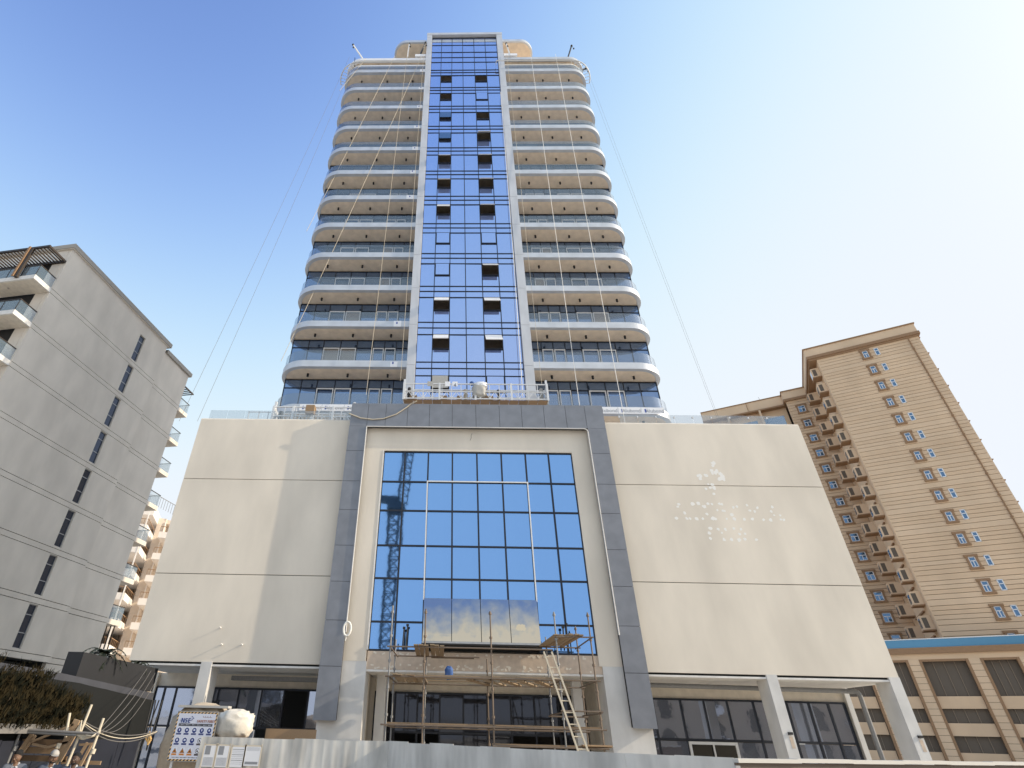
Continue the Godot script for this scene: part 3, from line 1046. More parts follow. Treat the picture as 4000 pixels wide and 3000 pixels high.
	for q in [[4.2, 5.3], [9.75, 10.85], [14.2, 15.3], [20.2, 21.3], [24.95, 26.05], [30.9, 32.0]]:
		var c := span(pod, "pier", "groove", R(q[0] + .03, -2.3, pw - .5), R(q[1] - .03, 9.2, pw - .04))
		for k in 17:
			span(pod, "pier_block", "sand_wall_pale", R(q[0], -2.3 + .68 * k, pw - .3), R(q[1], -2.3 + .68 * k + .64, pw))
		for x in [q[0] - .28, q[1]]:
			span(pod, "pier_trim", "brown_trim", R(x, -2.3, pw - .3), R(x + .28, 9.2, pw + .05))
	for q in [[.3, 3.9], [5.6, 9.4], [11.15, 13.9], [15.6, 19.9], [21.6, 24.65], [26.35, 30.6], [32.3, 36.5]]:
		span(pod, "lintel_trim", "brown_trim", R(q[0], 8.95, pw - .3), R(q[1], 9.2, pw + .04))
		for s in [[3.85, 5.15], [1.05, 2.35], [-1.6, -.6]]:
			span(pod, "spandrel", "sand_wall", R(q[0], s[0], pw - .5), R(q[1], s[1], pw - .2))
		var n := 4
		for j in range(1, n):
			var x: float = lerpf(q[0], q[1], float(j) / n)
			span(pod, "louvre_bar", "louvre_bar", R(x - .03, -2.3, pw - .56), R(x + .03, 8.95, pw - .51))
		if q[0] < 22:
			span(pod, "tube_light", "white_frame", R(q[0] + 1.3, 3.55, pw - .9), R(q[0] + 2.3, 3.62, pw - .82))


func far_building() -> void:
	var th := deg_to_rad(-17.0)
	# local x to the right along the front, z towards the viewer
	var t := thing("balcony_block", "pinkish sunlit apartment block with white balconies between left block and podium", "building", "", Vector3(91.7 * sin(th), 0, -91.7 * cos(th)), 0.2967)
	span(t, "pier_wall", "pink_wall", R(-20.05, -2.3, -6), R(-18.85, 27.6, 0))
	span(t, "wall", "pink_wall", R(-34, -2.3, -7), R(-20.05, 27.0, -4.2))
	span(t, "wall", "pink_wall", R(-18.85, -2.3, -9), R(-14.0, 26.6, -3.8))
	span(t, "roof_slab", "pink_wall", R(-19.0, 27.0, -7), R(-13, 27.6, -.6))
	var rl := MB.new()
	for k in 9:
		rl.span(R(-20.0 + k * .28, 28.0, 4.6 - k * .5), R(-19.95 + k * .28, 29.6, 4.65 - k * .5))
	rl.bar(R(-20, 29.6, 4.6), R(-17.6, 29.6, .2), .08, .08)
	rl.bar(R(-24, 29.6, 4.6), R(-20, 29.6, 4.6), .08, .08)
	put(t, "roof_railing", rl.mesh(), "grey_pipe")
	span(t, "roof_box", "pink_white", R(-26, 26.6, -3), R(-20.0, 28.0, 4.4))
	for k in 9:
		var h := 24.35 - 3.2 * k
		for q in [[-26.0, -20.07, 5.6], [-18.83, -15.0, 2.6]]:
			var b := span(t, "balcony", "pink_white", R(q[0], h - .45, -4), R(q[1], h + .45, q[2]))
			var r := MB.new()
			for j in 6:
				r.span(R(q[1] - .06, h + .45, q[2] - .1 - j * q[2] / 6), R(q[1] - .02, h + 1.25, q[2] - .05 - j * q[2] / 6))
			r.span(R(q[1] - .08, h + 1.22, 0), R(q[1] - .01, h + 1.3, q[2]))
			r.span(R(q[0], h + 1.22, q[2] - .08), R(q[1], h + 1.3, q[2]))
			for j in 10:
				r.span(R(lerpf(q[0], q[1], j / 10.0), h + .45, q[2] - .08), R(lerpf(q[0], q[1], j / 10.0) + .04, h + 1.25, q[2] - .04))
			put(b, "railing", r.mesh(), "brown_trim")
			span(b, "door", "louvre", R(q[0] + 1, h + .5, -4.25), R(q[1] - 1.2, h + 2.6, -3.78))
	for x in [-20.4, -18.9]:
		span(t, "drain_pipe", "pink_white", R(x, -2.3, 5.5 if x < -20 else .05), R(x + .15, 27.0, 5.65 if x < -20 else .2))


# ---------------------------------------------------------------- site equipment
func cradle(label: String, x0: float, x1: float, h: float, D: float, posts: int) -> Node3D:
	var t := thing("suspended_cradle", label, "work platform", "", Vector3((x0 + x1) / 2, h + E, -D - .35))
	var f := MB.new()
	var w := x1 - x0
	var n := int(round(w / .6))
	for q in [D, D + .7]:
		for y in [.05, .55, 1.1]:
			exm(f, x0, x1, h + y - .03, h + y + .03, q - .03, q + .03)
		for i in n + 1:
			var x := x0 + w * i / n
			exm(f, x - .02, x + .02, h + .05, h + 1.1, q - .02, q + .02)
			if i < n:
				var e := x0 + w * (i + 1) / n
				var m := (x + e) / 2
				f.bar(P(x, h + .08, q), P(m, h + .55, q), .03, .03)
				f.bar(P(m, h + .55, q), P(e, h + .08, q), .03, .03)
	for i in posts:
		var x := lerpf(x0, x1, float(i) / (posts - 1))
		exm(f, x - .06, x + .06, h - .05, h + 1.14, D - .07, D - .03)
	for x in [x0, x1]:
		exm(f, x - .06, x + .06, h, h + 1.5, D + .1, D + .2)
		exm(f, x - .03, x + .03, h, h + 1.1, D, D + .7)
	put(t, "truss_frame", f.mesh(), "white_steel")
	var k := int(w / .55)
	for i in k:
		ex(t, "deck_plank", "ply" if i % 3 else "plank_dark", x0 + w * i / k + .01, x0 + w * (i + 1) / k - .01, h - .03, h + .0, D + .04, D + .68)
	for x in [x0 + .3, x1 - .3]:
		var b := MB.new()
		b.tube(P(x, h + .5, D + .35), P(x, h + 1.0, D + .35), .13, .11, 10)
		exm(b, x - .1, x + .1, h + .2, h + .5, D + .25, D + .5)
		put(t, "hoist_motor", b.mesh(), "black_item" if x < (x0 + x1) / 2 else "bag_grey")
	return t


func blob(c: Vector3, r: Vector3, seed_: int, rough: float) -> MB:
	var b := MB.new()
	var f := FastNoiseLite.new()
	f.seed = seed_
	f.frequency = 1.3
	var k := 26
	var l := 18
	var pts := []
	for j in l + 1:
		for i in k:
			var a := TAU * i / k
			var e := PI * j / l - PI / 2
			var d := Vector3(cos(a) * cos(e), sin(e), sin(a) * cos(e))
			var q := Vector3(signf(d.x) * pow(absf(d.x), .7), signf(d.y) * pow(absf(d.y), .7), signf(d.z) * pow(absf(d.z), .7))
			pts.append(c + q * r * (1.0 + rough * f.get_noise_3dv(d * 2.2)))
	var nn := func(i: int, j: int) -> Vector3:
		var p1: Vector3 = pts[clampi(j, 0, l) * k + (i + 1) % k] - pts[clampi(j, 0, l) * k + (i + k - 1) % k]
		var p2: Vector3 = pts[clampi(j + 1, 0, l) * k + i % k] - pts[clampi(j - 1, 0, l) * k + i % k]
		var m := p2.cross(p1)
		var o: Vector3 = pts[clampi(j, 0, l) * k + i % k] - c
		if m.length() < 1e-6:
			m = o
		return m.normalized() * (1.0 if m.dot(o) > 0 else -1.0)
	for j in l:
		for i in k:
			b.quadn(pts[j * k + i], pts[j * k + (i + 1) % k], pts[(j + 1) * k + (i + 1) % k], pts[(j + 1) * k + i], nn.call(i, j), nn.call((i + 1) % k, j), nn.call((i + 1) % k, j + 1), nn.call(i, j + 1))
	return b


func wire(called: String, label: String, category: String, group: String, pts: PackedVector3Array, r: float, m: String, k := 6) -> void:
	var at := pts[0]
	var b := MB.new()
	var q := PackedVector3Array()
	for p in pts:
		q.append(p - at)
	b.path(q, r, k)
	single(called, b.mesh(), m, at, label, category, group)


func roof_gear() -> void:
	O = Vector3.ZERO
	# arms that carry the ropes: base, tip, label
	var arms := [
		[P(-9.38, 60.1, 28.9), P(-10.9, 63.0, 28.5), "white steel davit arm leaning out over the left end of the roof", true],
		[P(-4.82, 60.45, 28.6), P(-4.73, 63.3, 28.6), "slim upright davit post left of the strip under the roof canopy", true],
		[P(-3.64, 60.45, 28.8), P(-2.95, 63.1, 28.4), "dark slanting davit arm against the left side of the glass strip", false],
		[P(6.16, 60.45, 28.6), P(5.86, 63.2, 28.6), "white leaning davit post right of the strip under the roof canopy", true],
		[P(12.25, 60.4, 29.0), P(12.97, 63.0, 28.8), "dark davit arm standing near the right end of the roof", false],
		[P(13.5, 60.3, 30.3), P(14.6, 61.2, 30.3), "short dark davit arm poking out past the right roof corner", false]]
	for a in arms:
		var at: Vector3 = a[0]
		var t := thing("davit_arm", a[2], "davit", "davit arms along the roof edge", at)
		var e: Vector3 = a[1] - at
		var b := MB.new()
		b.bar(Vector3.ZERO, e, .11, .13)
		put(t, "arm", b.mesh(), "white_steel" if a[3] else "crane_dark")
		var c := MB.new()
		c.ball(e, Vector3.ONE * .13, 8, 6)
		c.tube(e, e + Vector3(.12, -.75, .1), .012, .012, 5)
		c.ball(e + Vector3(.12, -.8, .1), Vector3.ONE * .09, 8, 6)
		put(t, "pulley", c.mesh(), "black_item")
		O = Vector3.ZERO
	for s in [[-4.0, -2.85, "left"], [5.5, 6.9, "right"]]:
		var b := bmesh(Vector3(s[1] - s[0], .42, .3))
		single("counterweight_box", b, "film", P((s[0] + s[1]) / 2, 60.75, 28.7), "white wrapped box on the roof edge just %s of the glass strip" % s[2], "box", "wrapped boxes on the roof edge")
	wire("roof_pole", "thin dark pole standing at the left end of the roof edge", "pole", "", PackedVector3Array([P(-10.4, 58.9, 28.9), P(-10.55, 61.0, 28.9)]), .04, "crane_dark")
	# ropes hanging down the front
	var grp := "pale ropes hanging down the tower"
	wire("rope", "pale rope running diagonally from the roof to the left balcony ends, the upper of two", "rope", grp, lerpn(P(-6.13, 60.15, 28.35), P(-11.6, 33.5, 29.0), 14, .25), .017, "rope")
	wire("rope", "long pale rope running diagonally from beside the strip to the lowest left balconies", "rope", grp, lerpn(P(-3.29, 60.0, 28.35), P(-11.3, 20.6, 28.9), 16, .5), .017, "rope")
	wire("rope", "short pale rope crossing the top left balcony to its outer end", "rope", grp, lerpn(P(-9.15, 59.6, 28.3), P(-11.35, 54.0, 28.7), 8, .05), .02, "rope")
	wire("rope", "faint pale rope hanging straight down the middle of the left balconies", "rope", grp, lerpn(P(-4.8, 62.9, 28.35), P(-5.15, 17.4, 27.9), 10, .0), .014, "rope")
	wire("rope", "faint pale rope hanging beside the left strip frame", "rope", grp, lerpn(P(-3.05, 62.4, 28.3), P(-3.1, 18.5, 28.0), 10, .0), .012, "rope")
	wire("rope", "white rope hanging down the right balconies, the nearer of two to the strip", "rope", grp, lerpn(P(8.28, 60.3, 28.35), P(7.75, 15.2, 27.5), 14, .05), .019, "rope_white")
	wire("rope", "white rope hanging down the right balconies, the farther of two from the strip", "rope", grp, lerpn(P(10.88, 60.3, 28.35), P(10.05, 13.4, 27.0), 14, .05), .019, "rope_white")
	wire("rope", "faint rope hanging along the right strip frame", "rope", grp, lerpn(P(5.75, 60.3, 28.35), P(5.75, 18.3, 28.0), 10, .0), .012, "rope")
	wire("rope", "white hose running down inside the right edge of the glass strip", "rope", grp, PackedVector3Array([P(4.78, 53.0, 28.4), P(4.74, 40, 28.4), P(4.7, 30, 28.35), P(4.55, 17.6, 28.3)]), .026, "rope_white")
	wire("rope", "sagging pale rope hanging from the cradle across the grey portal band", "rope", "", PackedVector3Array([P(-4.9, 12.97, 22.54), P(-4.3, 12.72, 22.54), P(-3.7, 12.65, 22.54), P(-3.2, 12.7, 22.54), P(-2.6, 12.95, 22.54), P(-2.1, 13.35, 22.54), P(-1.9, 13.55, 22.54), P(-1.6, 13.63, 22.4)]), .028, "rope", 8)
	# far stay wires against the sky
	for s in [[P(-11.3, 61.8, 29.2), P(-14.6, 13.8, 25.0), "far left"], [P(-10.9, 58.0, 29.0), P(-13.6, 13.8, 25.0), "inner left"]]:
		wire("stay_wire", "hair-thin wire against the sky, the %s of two beside the tower" % s[2], "wire", "thin stay wires beside the tower", lerpn(s[0], s[1], 12, .9), .009, "cable_grey", 5)
	for s in [[P(14.5, 62.0, 30.0), P(16.7, 15, 29.0), "outer"], [P(14.2, 57.0, 29.5), P(16.0, 15, 28.0), "inner"]]:
		wire("stay_wire", "hair-thin wire against the sky, the %s of two right of the tower" % s[2], "wire", "thin stay wires beside the tower", lerpn(s[0], s[1], 12, .6), .006, "cable_grey", 5)
	# the main cradle with its load
	var c := cradle("white truss cradle hanging in front of the glass strip above the portal", -2.78, 5.92, 16.85, 27.45, 5)
	for q in [[-1.2, "bag_grey"], [-.12, "film"], [.33, "film"]]:
		var n := ex(c, "notice_plate", q[1], q[0] - .16, q[0] + .16, 17.72, 18.06, 27.34, 27.36)
		if q[0] > .3:
			text(n, "4", P(.33, 17.8, 27.335), .22, "ink")
	for q in [[-2.2, .22], [-.35, .2], [2.3, .35], [.6, .15]]:
		ex(c, "cardboard", "ply", q[0] - q[1], q[0] + q[1], 16.92, 17.18, 27.55, 27.75)
	O = Vector3.ZERO
	var sack := blob(Vector3.ZERO, Vector3(.43, .52, .3), 4, .22)
	var sk := single("wrapped_bundle", sack.mesh(), "bag_grey", P(1.8, 17.5, 27.6), "bulging grey-white plastic-wrapped bundle standing in the hanging cradle", "bundle")
	put(sk, "lid", blob(Vector3.ZERO, Vector3(.40, .22, .26), 9, .25).mesh(), "film", sk.position + Vector3(.12, .42, 0))
	for i in 3:
		var b2 := MB.new()
		b2.tube(Vector3(0, 0, 0), Vector3(0, .6, 0), .1, .08, 8)
		b2.ball(Vector3(0, .66, 0), Vector3(.12, .12, .12), 8, 6)
		single("tool_bag", b2.mesh(), ["bag_white", "tarp", "black_item"][i], P([1.02, .95, 3.0][i], 16.95, 27.7), ["white sack beside the wrapped bundle in the hanging cradle", "tan sack left of the wrapped bundle in the hanging cradle", "dark tool bag right of the wrapped bundle in the hanging cradle"][i], "bag")
	single("helmet", (func() -> Mesh:
		var m := MB.new()
		m.ball(Vector3.ZERO, Vector3(.15, .13, .17), 12, 8)
		m.tube(Vector3(0, -.05, 0), Vector3(0, -.02, 0), .19, .17, 14)
		return m.mesh()).call(), "tarp_blue", P(1.38, 18.2, 27.75), "blue-white helmet on top of the wrapped load in the cradle", "helmet")
	# the second cradle parked on the podium
	cradle("white truss cradle parked on the podium terrace at left", -9.35, -5.1, 13.3, 24.4, 5)
	O = Vector3.ZERO
	single("plywood_box", bmesh(Vector3(.46, .5, .4)), "ply", P(-7.35, 14.15, 24.35), "brown plywood box on the parked terrace cradle", "box")
	var th := thing("terrace_trestle", "light steel trestle on the terrace behind the left balustrade", "trestle", "", P(-10.0, 12.2, 24.4))
	var tb := MB.new()
	for x in [-10.65, -10.1, -9.6]:
		exm(tb, x - .02, x + .02, 12.2, 14.1, 24.4, 24.44)
	exm(tb, -10.7, -9.5, 14.06, 14.1, 24.4, 24.44)
	exm(tb, -10.7, -9.5, 13.6, 13.64, 24.4, 24.44)
	tb.bar(P(-10.65, 13.0, 24.42), P(-10.1, 13.6, 24.42), .03, .03)
	put(th, "frame", tb.mesh(), "white_steel")
	O = Vector3.ZERO
	# coil of hose on the portal, two spikes on the left wall
	var ring := MB.new()
	var rp := PackedVector3Array()
	for i in 17:
		rp.append(Vector3(.14 * sin(TAU * i / 16), .25 * cos(TAU * i / 16), 0))
	ring.path(rp, .04, 8)
	ring.tube(Vector3(0, -.25, 0), Vector3(-.03, -.42, 0), .02, .02, 6)
	single("hose_coil", ring.mesh(), "rope_white", P(-3.86, 3.28, 22.3), "white hose coiled at the left inner edge of the grey portal", "hose")
	for q in [[-9.05, 3.32], [-8.85, 2.72], [-8.05, 2.73]]:
		var b := MB.new()
		b.tube(Vector3.ZERO, Vector3(.02, .02, .14), .015, .015, 6)
		b.ball(Vector3.ZERO, Vector3(.035, .03, .02), 8, 6)
		single("wall_anchor", b.mesh(), "patch_white", P(q[0], q[1], 22.98), "pale wall anchor low on the left podium wall, %s" % ("highest of three" if q[1] > 3 else ("left of the lower pair" if q[0] < -8.5 else "right of the lower pair")), "anchor", "wall anchors on the left podium wall")


func pole(b: MB, x: float, h0: float, h1: float, D: float) -> void:
	b.tube(P(x, h0, D), P(x, h1, D), .026, .026, 8)
	var y := h0 + .5
	while y < h1:
		b.tube(P(x, y - .035, D), P(x, y + .035, D), .05, .05, 8)
		y += .75


func scaffold() -> void:
	var t := thing("scaffold", "steel tube scaffold with timber platforms in front of the entrance", "scaffold", "", Vector3(1.5, 0, -21))
	var F := 19.6
	var Bk := 22.35
	for q in [[-1.89, F, 3.65], [-.75, F, 3.56], [1.45, F, 3.53], [3.62, F, 3.55], [4.76, F, 3.55], [-1.96, Bk, 2.95], [-.79, Bk, 2.45], [1.48, Bk, 2.35], [3.73, Bk, 3.15], [4.9, Bk, 3.55]]:
		var b := MB.new()
		pole(b, q[0], -2.3, q[2], q[1])
		put(t, "standard", b.mesh(), "rust_pipe" if rng.randf() < .6 else "grey_pipe")
	for q in [[-2.0, 3.45, 2.37, F], [-2.0, 4.9, 1.50, F], [-2.05, 4.9, .185, F], [1.4, 4.9, -.29, F], [-2.0, 1.2, 2.39, Bk], [-2.0, 5.0, 1.48, Bk], [-2.0, 5.0, .14, Bk], [3.55, 4.85, 2.77, F], [3.6, 5.0, 2.79, Bk], [3.55, 4.85, .66, F], [3.6, 5.0, .58, Bk], [-.6, 1.0, 2.36, Bk + .05]]:
		var b := MB.new()
		b.tube(P(q[0], q[2], q[3] - .05), P(q[1], q[2], q[3] - .05), .024, .024, 8)
		put(t, "ledger", b.mesh(), "rust_pipe")
	for q in [[-1.9, 2.37], [-1.9, 1.5], [-.76, 1.5], [1.46, 1.5], [3.65, 1.5], [4.8, 2.77], [4.8, 1.5], [4.8, .62], [3.65, .62], [-1.9, .16], [1.46, .16]]:
		var b := MB.new()
		b.tube(P(q[0], q[1], F - .1), P(q[0] + .04, q[1], Bk + .1), .024, .024, 8)
		put(t, "transom", b.mesh(), "rust_pipe")
	# cross boards: upper left, middle left, upper right
	for q in [[-1.13, 3, 2.41, .165, 0.0], [-.58, 3, 2.41, .16, .0], [-1.78, 7, 1.54, .15, 0.0], [3.5, 6, 2.82, .16, .05]]:
		for i in q[1]:
			var x: float = q[0] + i * q[3]
			bx(t, "plank", "plank" if rng.randf() < .7 else "plank_dark", P(x + .07, q[2] + rng.randf_range(0, .04), 20.95 + rng.randf_range(-.08, .08)), Vector3(q[3] - .015, .035, 2.9), Basis(Vector3.UP, q[4] + rng.randf_range(-.02, .02)))
	for q in [[-.75, 1.5, 19.75], [-.7, 1.6, 20.1], [-.75, 1.5, 20.5], [-.7, 1.6, 21.5], [1.3, 3.75, 19.75], [1.2, 3.6, 20.1], [1.35, 3.8, 20.5], [1.3, 3.7, 21.6]]:
		bx(t, "plank", "plank", P((q[0] + q[1]) / 2, 1.54 + rng.randf_range(0, .03), q[2]), Vector3(q[1] - q[0], .04, .24), Basis(Vector3.UP, rng.randf_range(-.02, .02)))
	for q in [[-1.9, 1.6, 19.8], [-1.85, 1.5, 20.3], [1.3, 4.8, 19.85]]:
		bx(t, "plank", "plank_dark", P((q[0] + q[1]) / 2, .235, q[2]), Vector3(q[1] - q[0], .04, .22))
	for i in 5:
		bx(t, "plank", "plank" if i % 2 else "plank_dark", P(1.1 + i * .55, 1.48, 21.0), Vector3(.21, .035, 2.2), Basis(Vector3.UP, -.35))
	bx(t, "plank", "plank_dark", P(3.2, -.25, 19.7), Vector3(3.6, .04, .2))
	bx(t, "plank", "ply", P(4.55, -.22, 19.6), Vector3(.9, .04, .2), Basis(Vector3.UP, .1))
	O = Vector3.ZERO
	single("sack", blob(Vector3.ZERO, Vector3(.14, .2, .14), 2, .2).mesh(), "tarp_blue", P(.06, 1.72, 20.6), "small blue sack on the middle scaffold platform", "sack")
	var lt := thing("ladder", "pale timber ladder leaning against the right part of the scaffold", "ladder", "", P(4.6, -2.3, 19.0))
	var a := P(4.4, -2.3, 18.9)
	var e := P(3.15, 2.3, 19.45)
	for s in [0.0, .32]:
		var b := MB.new()
		b.bar(a + Vector3(s, 0, 0), e + Vector3(s * .8, 0, 0), .05, .07, Vector3.BACK)
		put(lt, "rail", b.mesh(), "rope")
	for i in 15:
		var p := a.lerp(e, (i + .5) / 15)
		var b := MB.new()
		b.tube(p, p + Vector3(.3, 0, 0), .018, .018, 6)
		put(lt, "rung", b.mesh(), "rope")
	O = Vector3.ZERO
	for q in [[-1.72, 2.7, "left"], [4.45, 2.85, "right"]]:
		for i in 2:
			var b := MB.new()
			b.tube(Vector3.ZERO, Vector3(.03, .75 + .1 * i, 0), .028, .028, 6)
			b.box(Vector3(.03, .75 + .1 * i, 0), Vector3(.1, .08, .08))
			single("window_prop", b.mesh(), "black_item", P(q[0] + .13 * i, q[1] - .05, 22.6), "thin dark prop standing before the big window at its lower %s, %s of two" % [q[2], "left" if i == 0 else "right"], "prop", "dark props before the big window")


# ---------------------------------------------------------------- hoarding, sign, papers
func corrugated(w: float, high: float) -> Mesh:
	var p := PackedVector2Array()
	var x := 0.0
	while x < w - .18:
		for q in [[0.0, 0.0], [.16, 0.0], [.175, .003], [.25, .003], [.265, 0.0]]:
			if x + q[0] < w:
				p.append(Vector2(x + q[0], q[1]))
		x += .315
	p.append(Vector2(w, 0))
	var b := MB.new()
	b.ribbon(p, -.006, .006, -high, 0)
	return b.mesh()


func hoarding() -> void:
	var pts := [Vector2(-6.66, -17.3), Vector2(-1.56, -17.3), Vector2(4.19, -9.6)]
	var t := thing("site_hoarding", "off-white sheet-metal site hoarding along the bottom of the picture", "fence", "", Vector3(-1.56, 0, -17.3))
	for s in 2:
		var a: Vector2 = pts[s]
		var b: Vector2 = pts[s + 1]
		var ang := -atan2(b.y - a.y, b.x - a.x)
		var ln := a.distance_to(b)
		var n := int(round(ln / .92))
		var w := ln / n
		var m := corrugated(w, 2.1)
		for i in n:
			var q := a.lerp(b, float(i) / n)
			put(t, "panel", m, "fence", Vector3(q.x, E - .22 + rng.randf_range(-.015, .015), q.y + rng.randf_range(-.01, .0)) - O, Basis(Vector3.UP, ang + rng.randf_range(-.006, .006)))
		var rail := MB.new()
		rail.bar(Vector3(a.x, E - .4, a.y - .06) - O, Vector3(b.x, E - .4, b.y - .06) - O, .05, .05)
		put(t, "back_rail", rail.mesh(), "grey_pipe")
	O = Vector3.ZERO
	# brown stretch with pale capping at right
	var a2 := Vector3(4.19, 0, -9.6)
	var b2 := Vector3(14.0, 0, -13.6)
	var r := thing("brown_hoarding", "dark brown hoarding with a pale capping strip at bottom right", "fence", "", a2)
	var d := (b2 - a2)
	var nn := 9
	for i in nn:
		var p := d * (float(i) / nn)
		var q := d * (float(i + 1) / nn)
		var b := MB.new()
		b.bar(p + Vector3(0, 1.03, 0), q * .999 + Vector3(0, 1.03, 0) + p * .001, .06, 2.0)
		put(r, "board", b.mesh(), "brown_board")
		var c := MB.new()
		c.bar(p + Vector3(0, 2.06 + .006 * (i % 2), .01), q + Vector3(0, 2.06 + .006 * (i % 2), .01), .16, .05)
		put(r, "capping", c.mesh(), "fence_cap")
	var pst := MB.new()
	pst.box(Vector3(0, 1.0, .07), Vector3(.06, 2.0, .06))
	put(r, "edge_post", pst.mesh(), "fence_cap")
	O = Vector3.ZERO
	# notices taped to the hoarding
	var docs := [[-6.34, -.64, .33, .48, "leftmost notice, grey photo block at top left, on the white hoarding"], [-5.98, -.64, .34, .48, "second notice from the left, grey photo block, on the white hoarding"], [-5.57, -.645, .36, .46, "ruled notice with dark heading bars, third from the left on the hoarding"], [-5.17, -.62, .43, .44, "rightmost wide notice with a grey band along its foot on the hoarding"]]
	for i in 4:
		var q: Array = docs[i]
		var n := single("paper_notice", bmesh(Vector3(q[2], q[3], .006)), "paper", P(q[0], q[1], 17.24), q[4], "notice", "notices taped to the hoarding")
		O = Vector3.ZERO
		if i < 2:
			bx(n, "photo_block", "paper_grey", n.position + Vector3(-.05, .12, .005), Vector3(.14, .19, .003))
		if i == 3:
			bx(n, "printed_band", "paper_grey", n.position + Vector3(0, -.155, .005), Vector3(.34, .055, .003))
		var lines := MB.new()
		for j in [14, 14, 9, 4][i]:
			var y: float = [-.04, -.04, .16, .18][i] - j * [.013, .013, .04, .02][i]
			lines.box(Vector3([-.0, 0, 0, 0][i], y, .004), Vector3(q[2] * (.8 if i != 2 else .85), .0035 if i != 2 else (.012 if j % 3 == 0 else .004), .002))
		stuff(put(n, "print_lines", lines.mesh(), "paper_grey", n.position))
		var tp := MB.new()
		for s in [-1, 1]:
			tp.box(Vector3(s * q[2] / 2, 0, .003), Vector3(.035, q[3] + .08, .004))
		tp.box(Vector3(0, q[3] / 2, .003), Vector3(q[2], .03, .004))
		put(n, "tape", tp.mesh(), "tape", n.position)


func sign_image() -> Image:
	var W := 512
	var H := 512
	var im := Image.create_empty(W, H, false, Image.FORMAT_RGB8)
	im.fill(Color(.80, .82, .88))
	for y in H:
		for x in W:
			if x < 16 or y < 16 or x >= W - 16 or y >= H - 16:
				im.set_pixel(x, y, Color(.08, .07, .06) if (x + y) % 44 < 22 else Color(.86, .72, .50))
	var ink := Color(.10, .12, .22)
	im.fill_rect(Rect2i(40, 126, 432, 26), Color(.07, .08, .12))
	for i in 26:
		im.fill_rect(Rect2i(50 + i * 16, 134, 4 + (i * 7) % 9, 9), Color(.75, .77, .82))
	im.fill_rect(Rect2i(44, 92, 130, 3), Color(.5, .5, .58))
	var blue := Color(.07, .17, .45)
	for row in 3:
		for c in 5:
			var cx := 66 + c * 95
			var cy: int = [196, 302, 408][row]
			var kind := 0 if row == 0 or (row == 1 and c < 3) else (1 if row == 1 or c > 2 else 2)
			im.fill_rect(Rect2i(cx - 36, cy - 38, 72, 88), Color(.70, .72, .79))
			im.fill_rect(Rect2i(cx - 34, cy - 36, 68, 84), Color(.83, .85, .90))
			for dy in range(-30, 31):
				for dx in range(-30, 31):
					var r := Vector2(dx, dy).length()
					if kind == 0 and r < 27:
						var hole := (absf(dx) < 7 + 3 * ((c + row) % 3) and absf(dy + 3) < 12 - 2 * (c % 3)) or Vector2(dx, dy + 6).length() < 8
						im.set_pixel(cx + dx, cy + dy, Color(.82, .85, .92) if hole else blue)
					elif kind == 1 and r < 27:
						if r > 22 or absf(dx - dy) < 4 or Vector2(dx + 3, dy - 2).length() < 9:
							im.set_pixel(cx + dx, cy + dy, Color(.12, .10, .10))
					elif kind == 2 and dy > -26 and dy < 24 and absf(dx) < (dy + 26) * .6:
						var e := absf(dx) > (dy + 26) * .6 - 5 or dy > 18 or Vector2(dx, dy - 6).length() < 8
						im.set_pixel(cx + dx, cy + dy, Color(.12, .08, .04) if e else Color(.80, .50, .16))
			im.fill_rect(Rect2i(cx - 31, cy + 30, 62, 18), blue if kind == 0 else (Color(.17, .10, .06) if kind == 1 else Color(.80, .52, .22)))
			im.fill_rect(Rect2i(cx - 22, cy + 37, 44, 3), Color(.5, .5, .55) if kind < 2 else Color(.45, .28, .12))
	for i in 30:
		im.fill_rect(Rect2i(44 + i * 14, 474, 5 + (i * 5) % 7, 8), ink)
	# short strokes of the second script
	for i in 12:
		var x := 330 + i * 10
		im.fill_rect(Rect2i(x, 52 + (i * 5) % 4, 8, 4), Color(.38, .20, .13))
		if i % 3 == 0:
			im.fill_rect(Rect2i(x, 38, 4, 16), Color(.38, .20, .13))
		if i % 4 == 1:
			im.fill_rect(Rect2i(x + 2, 46, 4, 3), Color(.38, .20, .13))
	return im


